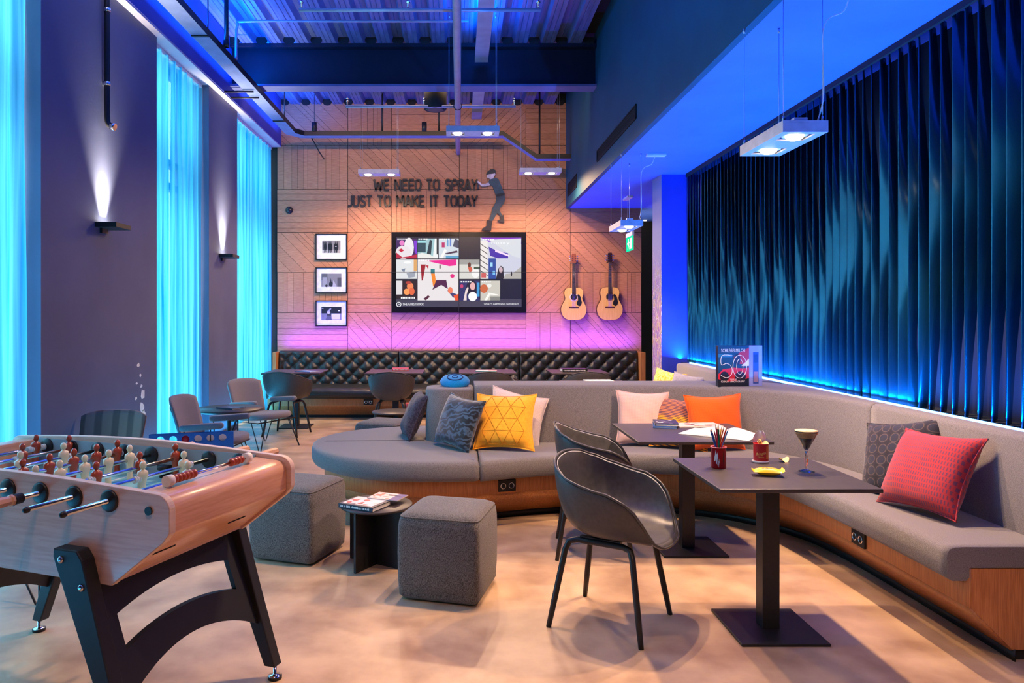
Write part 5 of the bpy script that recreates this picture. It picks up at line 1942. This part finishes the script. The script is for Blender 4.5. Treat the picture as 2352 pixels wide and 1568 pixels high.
qm = MB()
S3 = math.sqrt(3)
a0 = .105
for i in range(-3, 4):
    for j in range(-3, 4):
        bx_, bz_ = a0 * (i + .5 * (j % 2)) * 1.0, .2175 + a0 * S3 / 2 * j
        for ang in (0, 60, 120):
            p0 = Vector((bx_, bz_))
            p1 = p0 + a0 * Vector((math.cos(math.radians(ang)), math.sin(math.radians(ang))))
            ps = [p0.lerp(p1, k / 4) for k in range(5)]
            if all(abs(p.x) < .195 and abs(p.y - .2175) < .185 for p in ps):
                qm.tube([(p.x, yellow_face(p.x, p.y) - .0002, p.y) for p in ps], .0022, 4, caps=False)
part('quilting', qm, mat('yellow_quilt_thread', c(206, 132, 20), scale=60, rough=.9), yc)
cushion('dark blue velvet cushion with a tiger stripe print', tex_mat('tiger_print', m_tiger, .55, .5), -.075, 5.445, .502, -52, 21, 4, .44, .40, .14, 0, 3)
cushion('plain cream cushion behind the yellow one', fabric('cream_linen', c(224, 206, 196), c(206, 188, 178), 160), .39, 5.565, .494, 6, 13, 14, .45, .42, .10, 0, 4)
cushion('plum speckled cushion behind the sofa end block', tex_mat('plum_speckle', m_speckle((38, 30, 42), (72, 58, 70), 70), .85), -.45, 5.96, .494, -78, 24, 0, .42, .40, .13, 0, 5)
cushion('pale pink ribbed cushion leaning on the sofa back', tex_mat('pink_rib', m_knit((226, 190, 178), (196, 156, 144), 60), .85), 1.385, 5.53, .496, -6, 14, 2, .40, .42, .13, 0, 6)
cushion('orange and purple striped cushion between the pink and orange ones', tex_mat('orange_stripes', m_stripes, .8), 1.613, 5.40, .498, -22, 26, 3, .42, .40, .14, 0, 7)
cushion('plain orange knitted cushion on the sofa', tex_mat('orange_knit', m_knit((240, 104, 24), (206, 76, 10), 50), .85), 1.885, 5.34, .496, 6, 9, -1, .44, .41, .14, 0, 8)
cushion('navy cushion with a pattern of circles behind the red one', tex_mat('circle_weave', m_dots, .85), 2.36, 3.95, .50, -70, 22, -12, .46, .44, .14, 0, 9)
cushion('red woven cushion with small purple dashes', tex_mat('red_weave', m_redcloth, .85), 2.262, 3.655, .510, -79, 28, -3, .48, .43, .16, 0, 10)
cushion('yellow patterned cushion on the far sofa seat', tex_mat('mustard_print', m_speckle((232, 170, 40), (246, 214, 130), 45), .85), 2.22, 8.05, .494, -50, 16, 8, .40, .40, .13, 0, 11)
cushion('grey cushion on the far sofa seat beside the yellow one', fabric('grey_silk', c(150, 146, 156), c(126, 122, 132), 90, sheen=.5), 2.28, 7.55, .494, -55, 16, 5, .42, .40, .13, 0, 12)
# round blue cushion resting on the sofa's back
t = thing('round_cushion', 'round bright blue cushion with a ring pattern on the sofa back', 'cushion', (-.035, 5.97, .925), rot=(math.radians(18), 0, 0))
part('cover', MB().lathe([(0, -.01), (.08, -.008), (.118, .008), (.122, .024), (.105, .046), (.06, .060), (0, .064)], 32), fabric('blue_felt', c(16, 140, 196), c(10, 124, 180), 120), t)
part('ring', MB().tube([(.062 * math.cos(a), .062 * math.sin(a), .0585) for a in [2 * PI * i / 28 for i in range(28)]], .006, 6, closed=True)
     .tube([(.022 * math.cos(a), .022 * math.sin(a), .0625) for a in [2 * PI * i / 16 for i in range(16)]], .004, 6, closed=True), mat('navy_ring', c(14, 60, 110), scale=60, rough=.9), t)

# ------------------------------------------------------------------ books and magazines
m_paper = mat('book_paper', c(228, 222, 210), c(210, 204, 192), scale=90, rough=.9, stretch=(1, 1, 30))


def book(label, x, y, z, rz, w, d, h, cover, spine=None, art=None, title=None, cat='book', hard=True, group='books and magazines on the tables', mark=(236, 232, 226)):
    """closed book lying flat: spine along the local -y side"""
    t = thing('magazine' if cat == 'magazine' else 'book', label, cat, (x, y, z), math.radians(rz), group)
    cm = mat('cover_%d_%d_%d' % cover, c(*cover), scale=14, rough=.35)
    k = .0025 if hard else .0008
    o = .003 if hard else 0
    part('pages', MB().box(-w / 2 + .002, w / 2 - o, -d / 2 + o, d / 2 - o, k, h - k), m_paper, t)
    part('cover', MB().box(-w / 2, w / 2, -d / 2, d / 2, 0, k).box(-w / 2, w / 2, -d / 2, d / 2, h - k, h).box(-w / 2 - .001, -w / 2 + .002, -d / 2, d / 2, 0, h), cm, t)
    if art:
        prints('cover_print', art, t, T(-w / 2, -d / 2, h + .0004), w, d, step=.00008)
    if title:
        # lettering on the spine, too small in the photograph to be read: a row of ink marks
        ink = mat('ink_%d_%d_%d' % mark, c(*mark), scale=40, rough=.5)
        rr = random.Random(title)
        m = MB()
        yy = d / 2 - .015
        while yy > -d / 2 + .02:
            q = rr.uniform(.004, .009)
            m.box(-w / 2 - .0016, -w / 2 - .0008, yy - q, yy, h * .28, h * (.62 + .12 * rr.random()))
            yy -= q + rr.choice((.0025, .0025, .007))
        part('spine_print', m, ink, t)['kind'] = 'stuff'
    return t


def collage(bgc, cols, n, seed):
    rr = random.Random(seed)
    out = [(rect(0, 0, 1, 1), bgc)]
    for _ in range(n):
        x, y = rr.uniform(.1, .8), rr.uniform(.1, .85)
        k = rr.choice(cols)
        if rr.random() < .5:
            out.append((rect(x, y, min(1, x + rr.uniform(.05, .3)), min(1, y + rr.uniform(.03, .16))), k))
        else:
            out.append((ell(x, y, rr.uniform(.04, .1), rr.uniform(.04, .1)), k))
    return out


book('dark blue hardback book on the round side table', -.555, 4.30, .361, 62, .19, .24, .026, (24, 36, 58), art=[(rect(0, 0, 1, 1), (34, 44, 66)), (rect(.12, .1, .95, .95), (216, 206, 206))] + collage((196, 190, 196), [(60, 56, 70), (220, 200, 196), (120, 110, 120), (180, 70, 70)], 14, 3)[1:],
     title=3)
t = book('pink and blue magazine overlapping the hardback book', -.43, 4.41, .3885, -22, .20, .15, .004, (236, 190, 180), art=[(rect(0, 0, 1, 1), (232, 196, 186)), (rect(.7, 0, 1, 1), (70, 60, 130)), (rect(.05, .3, .3, .9), (216, 110, 96))] + collage((0, 0, 0), [(40, 50, 60), (240, 232, 226), (220, 120, 100), (60, 50, 120)], 12, 5)[1:], cat='magazine', hard=False)
# stack and open magazine on the square table by the sofa
TB = .741
book('blue paperback at the bottom of the small stack', 1.375, 4.90, TB, -14, .15, .21, .012, (50, 96, 176), title=4, cat='book')
t = book('black paperback with white spine lettering on the small stack', 1.385, 4.91, TB + .0125, -10, .15, .20, .017, (38, 36, 40), art=collage((44, 42, 48), [(206, 200, 206), (120, 116, 124), (230, 228, 226)], 10, 9), title=5)
book('grey and pink magazine lying behind the open one', 1.60, 4.93, TB, 4, .30, .17, .007, (176, 150, 150), art=[(rect(0, 0, 1, 1), (222, 186, 176))] + collage((0, 0, 0), [(90, 80, 90), (232, 210, 200), (60, 56, 70)], 14, 12)[1:], cat='magazine', hard=False)
t = thing('open_magazine', 'open white magazine lying on the square table by the sofa', 'magazine', (1.63, 4.565, TB), math.radians(-38), 'books and magazines on the tables')
for s in (-1, 1):
    rows = []
    for j in range(2):
        row = []
        for i in range(13):
            u = i / 12
            row.append((s * u * .215, -.145 + .29 * j, .002 + .030 * math.sin(PI * min(1, u * 1.15) ** .6) * (1 - u) ** .5 + .001))
        rows.append(row)
    m = MB().grid(rows)
    m.grid([rows[0], [(x, y, .0008) for x, y, z in rows[0]]]).grid([rows[1], [(x, y, .0008) for x, y, z in rows[1]]])
    m.add([rows[0][-1], rows[1][-1], (s * .215, .145, .0008), (s * .215, -.145, .0008)], [(0, 1, 2, 3)])
    pg = part('pages', m, mat('white_page', c(246, 244, 240), scale=20, rough=.6), t)
part('cover', MB().box(-.217, .217, -.147, .147, 0, .0008), mat('cover_grey', c(90, 88, 92), scale=10, rough=.4), t)
# magazines on the bench tables
book('blue and white magazine on the bench table by the curtains', -2.02, 9.72, TB, 60, .20, .27, .006, (70, 130, 190), art=collage((90, 150, 200), [(230, 234, 240), (40, 70, 120)], 8, 21), cat='magazine', hard=False)
book('red and pink book on the second bench table', -.80, 9.95, TB, 92, .17, .22, .030, (214, 96, 96), title=6)
book('teal and white magazine on the third bench table', .36, 9.80, TB, 85, .21, .28, .006, (80, 190, 190), art=[(rect(0, 0, 1, 1), (232, 228, 220)), (rect(0, .6, .5, 1), (60, 190, 186)), (rect(.5, 0, 1, .4), (226, 160, 140))], cat='magazine', hard=False)
book('thick black book with white letters on the fourth bench table', 1.52, 9.72, TB, 90, .22, .33, .040, (24, 24, 28), title=7, hard=True)
book('book on the round table between the lounge chairs', -2.30, 7.36, .548, 60, .17, .23, .014, (52, 62, 92), art=collage((60, 70, 100), [(120, 130, 170), (30, 36, 60)], 6, 31))
t = thing('white_box', 'white cardboard box on the table behind the sofa back', 'box', (1.50, 7.88, TB), math.radians(4))
part('carton', MB().box(-.145, .145, -.09, .09, 0, .034), mat('white_card', c(236, 230, 226), scale=12, rough=.6), t, bevel=.002)
part('lid', MB().box(-.147, .147, -.092, .092, .034, .046), mat('white_card_lid', c(240, 234, 228), scale=12, rough=.6), t, bevel=.002)
single('red_cup', MB().lathe([(0, 0), (.03, 0), (.038, .09), (.036, .09), (.028, .006), (0, .006)], 20), mat('red_plastic', c(214, 60, 60), scale=10, rough=.35), 'small red cup on the far round side table', 'cup', loc=(-.555, 8.05, .431))

# photo book in its slipcase standing on the sofa back
t = thing('photo_book', 'large racing photography book standing on the sofa back', 'book', (2.217, 5.60, .9415), math.radians(6))
bw, bh, bd = .245, .310, .10
part('cover_block', MB().box(-bw, 0, 0, .045, 0, bh), mat('book_black', c(22, 32, 44), scale=10, rough=.3), t, bevel=.002)
part('slipcase', MB().box(.003, .11, .004, .05, 0, bh), mat('slipcase_glaze', c(150, 160, 226), c(130, 142, 214), scale=6, rough=.15, coat=.5), t, bevel=.002)
prints('slipcase_print', [(rect(.3, .06, .72, .84), (40, 70, 150)), (rect(.34, .1, .68, .36), (150, 120, 150)), (rect(.34, .58, .68, .78), (30, 50, 110))], t, T(.003, .0035, 0, rx=PI / 2), .107, bh)
ART = [(rect(0, 0, 1, 1), (24, 60, 84)), (rect(0, 0, 1, .2), (18, 22, 34)), ([(0, .3), (.15, .42), (.5, .46), (.8, .44), (1, .46), (1, .2), (.7, .14), (.3, .12), (0, .18)], (190, 30, 50)), ([(.5, .72), (.75, .86), (1, .95), (1, .55), (.7, .55)], (170, 30, 46)),
       ([(.75, .5), (1, .68), (1, .5)], (216, 216, 226)), (ell(.2, .24, .15, .13), (30, 26, 40)), (ell(.72, .24, .18, .13), (34, 26, 40)), (ell(.62, .66, .1, .14), (40, 30, 50)), (rect(0, .72, .45, .8), (40, 110, 140))]
prints('cover_print', ART, t, T(-bw, -.0005, 0, rx=PI / 2), bw, bh)
m_ink = mat('cover_ink_white', c(240, 240, 244), scale=20, rough=.5)
Mb = T(0, -.0035, 0, rx=PI / 2)
text('title', 'SCHLEGELMILCH', .036, m_ink, t, Mb @ T(-bw + .02, .262, 0), width=.19)
text('title', 'YEARS OF', .012, m_ink, t, Mb @ T(-bw + .09, .050, 0), width=.055)
text('title', 'FORMULA 1 PHOTOGRAPHY', .02, m_ink, t, Mb @ T(-bw + .02, .030, 0), width=.19)
five = [(-.135, .235), (-.215, .235), (-.222, .165), (-.18, .175), (-.145, .155), (-.135, .115), (-.15, .08), (-.185, .066), (-.225, .085)]
part('numeral', MB().tube([(x, -.0035, z) for x, z in [tuple(p) for p in spline(five, 4)]], .0025, 5), m_ink, t)
part('numeral', MB().tube([(-.075 + .055 * math.cos(a), -.0035, .15 + .088 * math.sin(a)) for a in [2 * PI * i / 26 for i in range(26)]], .0025, 5, closed=True)
     .tube([(-.075 + .026 * math.cos(a), -.0035, .15 + .058 * math.sin(a)) for a in [2 * PI * i / 22 for i in range(22)]], .002, 5, closed=True), m_ink, t)

# ------------------------------------------------------------------ things on the nearest table
px_ = lambda u, v, z=.74: gp(u, v, z)
m_clear = bpy.data.materials.new('clear_glass')
m_clear.use_nodes = True
pb = m_clear.node_tree.nodes['Principled BSDF']
pb.inputs['Transmission Weight'].default_value = 1.0
pb.inputs['Roughness'].default_value = 0.02
pb.inputs['IOR'].default_value = 1.45
# red pencil tin
p = px_(1656, 1077)
t = thing('pencil_tin', 'red printed tin holding coloured pencils on the nearest table', 'tin', (p.x, p.y + .034, .7405))
part('body', MB().lathe([(0, 0), (.034, 0), (.0355, .003), (.0355, .098), (.037, .101), (.035, .102), (.034, .100), (.034, .004), (0, .004)], 28), tex_mat('red_tin_print', m_speckle((178, 20, 34), (150, 12, 28), 18), .3, 0, 0), t)
part('rim', MB().tube([(.036 * math.cos(a), .036 * math.sin(a), .101) for a in [2 * PI * i / 28 for i in range(28)]], .0022, 6, closed=True), mat('pink_enamel', c(226, 130, 130), scale=20, rough=.3), t)
for a, z, w_, h_, rgb in ((-2.2, .055, .5, .05, (230, 214, 210)), (-1.9, .03, .3, .03, (226, 206, 204)), (-1.2, .05, .25, .07, (90, 14, 24)), (-.7, .05, .2, .05, (210, 50, 60))):
    rows = [[(.0359 * math.cos(a + w_ * (i / 6 - .5)), .0359 * math.sin(a + w_ * (i / 6 - .5)), z + h_ * (j - .5) * (.3 + .7 * math.sin(PI * i / 6)) + .012 * math.sin(i * 1.9 + a)) for i in range(7)] for j in range(2)]
    part('print_mark', MB().grid(rows), mat('tin_mark_%d' % rgb[0], c(*rgb), scale=30, rough=.4), t)
tin = Vector((p.x, p.y + .034, .7405))
PC = [('red', (214, 30, 60)), ('dark green', (20, 110, 60)), ('bright green', (30, 150, 70)), ('blue', (40, 100, 180)), ('orange', (236, 110, 40)), ('light blue', (150, 200, 226)), ('brown', (110, 66, 46)), ('crimson', (196, 24, 76)),
      ('navy', (30, 60, 120)), ('scarlet', (226, 70, 50)), ('white', (226, 226, 224)), ('sky blue', (70, 140, 210)), ('black', (30, 30, 34)), ('yellow', (240, 200, 60))]
m_pwood = mat('pencil_wood', c(236, 200, 160), scale=30, rough=.6)
ang = [200, 85, 70, 190, 320, 290, 110, 215, 165, 335, 265, 0, 130, 30]
lean = [.30, .10, .12, .42, .28, .14, .16, .24, .36, .36, .06, .44, .22, .26]
for i, (nm, rgb) in enumerate(PC):
    a, l = math.radians(ang[i]), lean[i]
    q = thing('pencil', '%s pencil standing in the red tin' % nm, 'pencil', (tin.x - .018 * math.cos(a), tin.y - .018 * math.sin(a), .7465 + i * .0003), group='coloured pencils in the red tin',
              rot=(Matrix.Rotation(a, 4, 'Z') @ Matrix.Rotation(l * .8, 4, 'Y')).to_euler())
    ln_ = .172 + (i * 37 % 5) * .004
    part('shaft', MB().lathe([(0, 0), (.0036, 0), (.0036, ln_), (.0036, ln_)], 6, smooth=False), mat('pencil_%s' % nm.replace(' ', '_'), c(*rgb), scale=20, rough=.3), q)
    part('sharpened_wood', MB().lathe([(.0036, ln_), (.0013, ln_ + .013)], 6, smooth=False), m_pwood, q)
    part('lead', MB().lathe([(.0013, ln_ + .013), (0, ln_ + .018)], 6), MATS['pencil_%s' % nm.replace(' ', '_')], q)

# snack can
p = px_(1755, 1064)
t = thing('snack_can', 'red cardboard snack can standing on its clear lid', 'can', (p.x, p.y + .038, .7405))
part('lid', MB().lathe([(0, 0), (.040, 0), (.041, .002), (.041, .008), (.039, .009), (0, .009)], 32), mat('clear_plastic_lid', c(226, 222, 224), scale=10, rough=.25, trans=.4), t, loc=(-.004, -.004, 0))
part('can_body', MB().lathe([(0, .0095), (.036, .0095), (.0365, .011), (.0365, .092), (.0375, .095), (.0355, .096), (.0345, .093), (.0345, .02), (0, .02)], 32), mat('can_red', c(206, 30, 40), c(190, 24, 34), scale=6, rough=.28, coat=.3), t)
CR = .0368


def wrap(a0, a1, z0, z1, n=8):
    return [[(CR * math.cos(math.radians(a0 + (a1 - a0) * i / n)), CR * math.sin(math.radians(a0 + (a1 - a0) * i / n)), z) for i in range(n + 1)] for z in (z0, z1)]


part('label_panel', MB().grid(wrap(-72, -42, .022, .088)), mat('can_orange', c(236, 140, 40), c(220, 90, 40), scale=8, rough=.3), t)
tx = text('lettering', 'Pringles', .022, mat('can_yellow_ink', c(250, 220, 120), scale=20, rough=.4), t, Matrix.Identity(4), width=.046)
for v in tx.data.vertices:
    a = math.radians(-111) + (v.co.x - .023) / CR
    z = .040 + v.co.y + (v.co.x - .023) * .25
    v.co = (CR * 1.008 * math.cos(a), CR * 1.008 * math.sin(a), z)
tx = text('lettering', 'ORIGINAL', .009, MATS['can_yellow_ink'], t, Matrix.Identity(4), width=.030)
for v in tx.data.vertices:
    a = math.radians(-110) + (v.co.x - .015) / CR
    v.co = (CR * 1.008 * math.cos(a), CR * 1.008 * math.sin(a), .026 + v.co.y)
rows = []
for j in range(9):
    v = j / 8
    rows.append([((-.030 + .060 * i / 8) * max(.12, math.sin(PI * min(.97, .34 + v * .62))) ** .5 * 1.15 + .004 * v, .026 - .012 * v + .010 * math.sin(i * .9) * v, .094 + .062 * v) for i in range(9)])
part('peeled_seal', MB().grid(rows), mat('foil_seal', c(236, 240, 242), c(206, 220, 226), scale=24, rough=.35), t)


def chip_mesh():
    rows = []
    for j in range(9):
        r = j / 8
        rows.append([(.030 * r * math.cos(a), .020 * r * math.sin(a), 18 * (.03 * r * math.cos(a)) ** 2 - 14 * (.02 * r * math.sin(a)) ** 2) for a in [2 * PI * i / 18 for i in range(18)]])
    return MB().grid(rows, 0, True, close_u=True)


m_chip = mat('potato_chip', c(246, 222, 150), c(232, 196, 116), scale=40, rough=.6)
for i in range(3):
    part('chip', chip_mesh(), m_chip, t, loc=(.004, -.004 + i * .006, .086 + i * .006), rot=(.5 + .25 * i, .15, .4 * i), solid=.0015)
p = px_(1800, 1060)
o = single('potato_chip', chip_mesh(), m_chip, 'single curved potato chip lying beside the snack can', 'chip', loc=(p.x, p.y, .7465), rot=(.25, 0, .5), solid=.0015)
# yellow sweet packet
p = px_(1764, 1092)
t = thing('sweet_packet', 'small yellow sweet packet lying on the nearest table', 'packet', (p.x, p.y, .7425), math.radians(-14))
t.scale = (1.3, 1.3, 1.35)
rows_t, rows_b = [], []
for j in range(9):
    v = -1 + 2 * j / 8
    rt, rb = [], []
    for i in range(15):
        u = -1 + 2 * i / 14
        th = .013 * ((1 - min(1, abs(u) / .86) ** 2.5) * (1 - abs(v) ** 3)) ** .6
        zz = .010 * max(0, abs(u) - .8) / .2 * (1 if u > 0 else .3) + .004 * math.sin(v * 9) * max(0, abs(u) - .8) / .2
        rt.append((u * .052, v * .026 * (1 + .12 * max(0, abs(u) - .75) / .25), .013 + th + zz))
        rb.append((u * .052, v * .026 * (1 + .12 * max(0, abs(u) - .75) / .25), .0128 - th + zz))
    rows_t.append(rt)
    rows_b.append(rb)
part('wrapper', MB().grid(rows_t).grid(rows_b), mat('yellow_foil', c(250, 206, 40), c(232, 184, 20), scale=20, rough=.3, coat=.3), t)
tx = text('lettering', "m&m's", .022, mat('brown_ink', c(84, 44, 32), scale=20, rough=.4), t, Matrix.Identity(4), width=.042)
for v in tx.data.vertices:
    x, y = v.co.x - .022, v.co.y - .015
    u, vv = x / .052, y / .026
    th = .013 * ((1 - min(1, abs(u) / .86) ** 2.5) * (1 - min(1, abs(vv)) ** 3)) ** .6
    v.co = (x, y, .0141 + th)
# cocktail glass
p = px_(1852, 1082)
t = thing('cocktail_glass', 'stemmed cocktail glass of dark coffee drink with pale foam', 'glass', (p.x, p.y, .7405))
t.scale = (1.06, 1.06, 1.2)
part('foot', MB().lathe([(0, 0), (.034, 0), (.035, .0015), (.020, .004), (.006, .009), (0, .009)], 32), m_clear, t)
part('stem', MB().lathe([(.0045, .007), (.0042, .02), (.0075, .035), (.0085, .05), (.0062, .062), (.005, .072), (.008, .080), (.0, .082)], 10, smooth=False), m_clear, t)
part('bowl', MB().lathe([(.0, .083), (.008, .085), (.049, .1555), (.0502, .160), (.0494, .160), (.048, .1555), (.0072, .0868), (0, .0865)], 40), m_clear, t)
part('drink', MB().lathe([(0, .088), (.0062, .0885), (.0330, .1325), (0, .1325)], 36), mat('espresso_brown', c(40, 16, 10), scale=10, rough=.2), t)
part('foam', MB().lathe([(0, .1328), (.0333, .1328), (.0470, .1555), (.0482, .162), (.03, .1635), (0, .164)], 36), mat('coffee_foam', c(240, 206, 156), c(222, 180, 126), scale=60, rough=.7), t)

# ------------------------------------------------------------------ giant four-in-a-row game behind the football table
gA = Vector((-1.728, 5.60, 0))
dirv = Vector((-.96, -.28, 0))
t = thing('counter_game', 'blue upright four in a row game with red counters behind the football table', 'game', tuple(gA + dirv * .30), math.atan2(dirv.y, dirv.x) + PI)
m_gblue = mat('game_blue_plastic', c(20, 84, 150), c(14, 72, 136), scale=8, rough=.4)
W_, H_, n_c, n_r, hp_ = .60, .52, 6, 6, .088
m = MB()
ox = -W_ / 2 + (W_ - n_c * hp_) / 2
z0g = .07
for yy in (-.022, .016):
    for i in range(n_c):
        for j in range(n_r):
            cx_, cz_ = ox + hp_ * (i + .5), z0g + hp_ * (j + .5)
            k = hp_ / 2
            sq = []
            ci = []
            for a_ in range(16):
                a = 2 * PI * a_ / 16
                ca, sa = math.cos(a), math.sin(a)
                f = k / max(abs(ca), abs(sa))
                sq.append((cx_ + ca * f, cz_ + sa * f))
                ci.append((cx_ + ca * .029, cz_ + sa * .029))
            for y_ in (yy, yy + .006):
                m.grid([[(a, y_, b) for a, b in sq], [(a, y_, b) for a, b in ci]], 0, False, close_u=True)
            m.grid([[(a, yy, b) for a, b in ci], [(a, yy + .006, b) for a, b in ci]], 0, True, close_u=True)
    m.box(-W_ / 2, ox, yy, yy + .006, z0g, z0g + n_r * hp_).box(-ox, W_ / 2, yy, yy + .006, z0g, z0g + n_r * hp_)
m.box(-W_ / 2, -W_ / 2 + .012, -.016, .016, z0g - .02, z0g + n_r * hp_).box(W_ / 2 - .012, W_ / 2, -.016, .016, z0g - .02, z0g + n_r * hp_).box(-W_ / 2, W_ / 2, -.022, .022, z0g - .02, z0g)
part('grid_board', m, m_gblue, t)
for s in (-1, 1):
    part('foot', MB().prism([(s * (W_ / 2 - .02), -.15, 0), (s * (W_ / 2 - .02), .15, 0), (s * (W_ / 2 - .02), .022, .10), (s * (W_ / 2 - .02), -.022, .10)],
                            [(s * (W_ / 2 + .02), -.15, 0), (s * (W_ / 2 + .02), .15, 0), (s * (W_ / 2 + .02), .022, .10), (s * (W_ / 2 + .02), -.022, .10)]), m_gblue, t)
m_cred, m_cyel = mat('counter_red', c(206, 24, 50), scale=10, rough=.35), mat('counter_black', c(26, 24, 24), scale=10, rough=.35)
for i, j, mm_ in ((2, 5, m_cred), (3, 4, m_cred), (1, 3, m_cred), (2, 4, m_cyel), (5, 4, m_cyel), (5, 3, m_cred), (0, 3, m_cred), (2, 3, m_cyel), (3, 3, m_cred), (4, 3, m_cyel)):
    q = Vector((ox + hp_ * (i + .5), -.001, z0g + hp_ * (j + .5)))
    q = root_matrix(t) @ q
    part('counter', MB().lathe([(0, -.005), (.038, -.005), (.040, 0), (.038, .005), (0, .005)], 24), mm_, t, loc=tuple(Vector((ox + hp_ * (i + .5), -.001, z0g + hp_ * (j + .5)))), rot=(PI / 2, 0, 0))
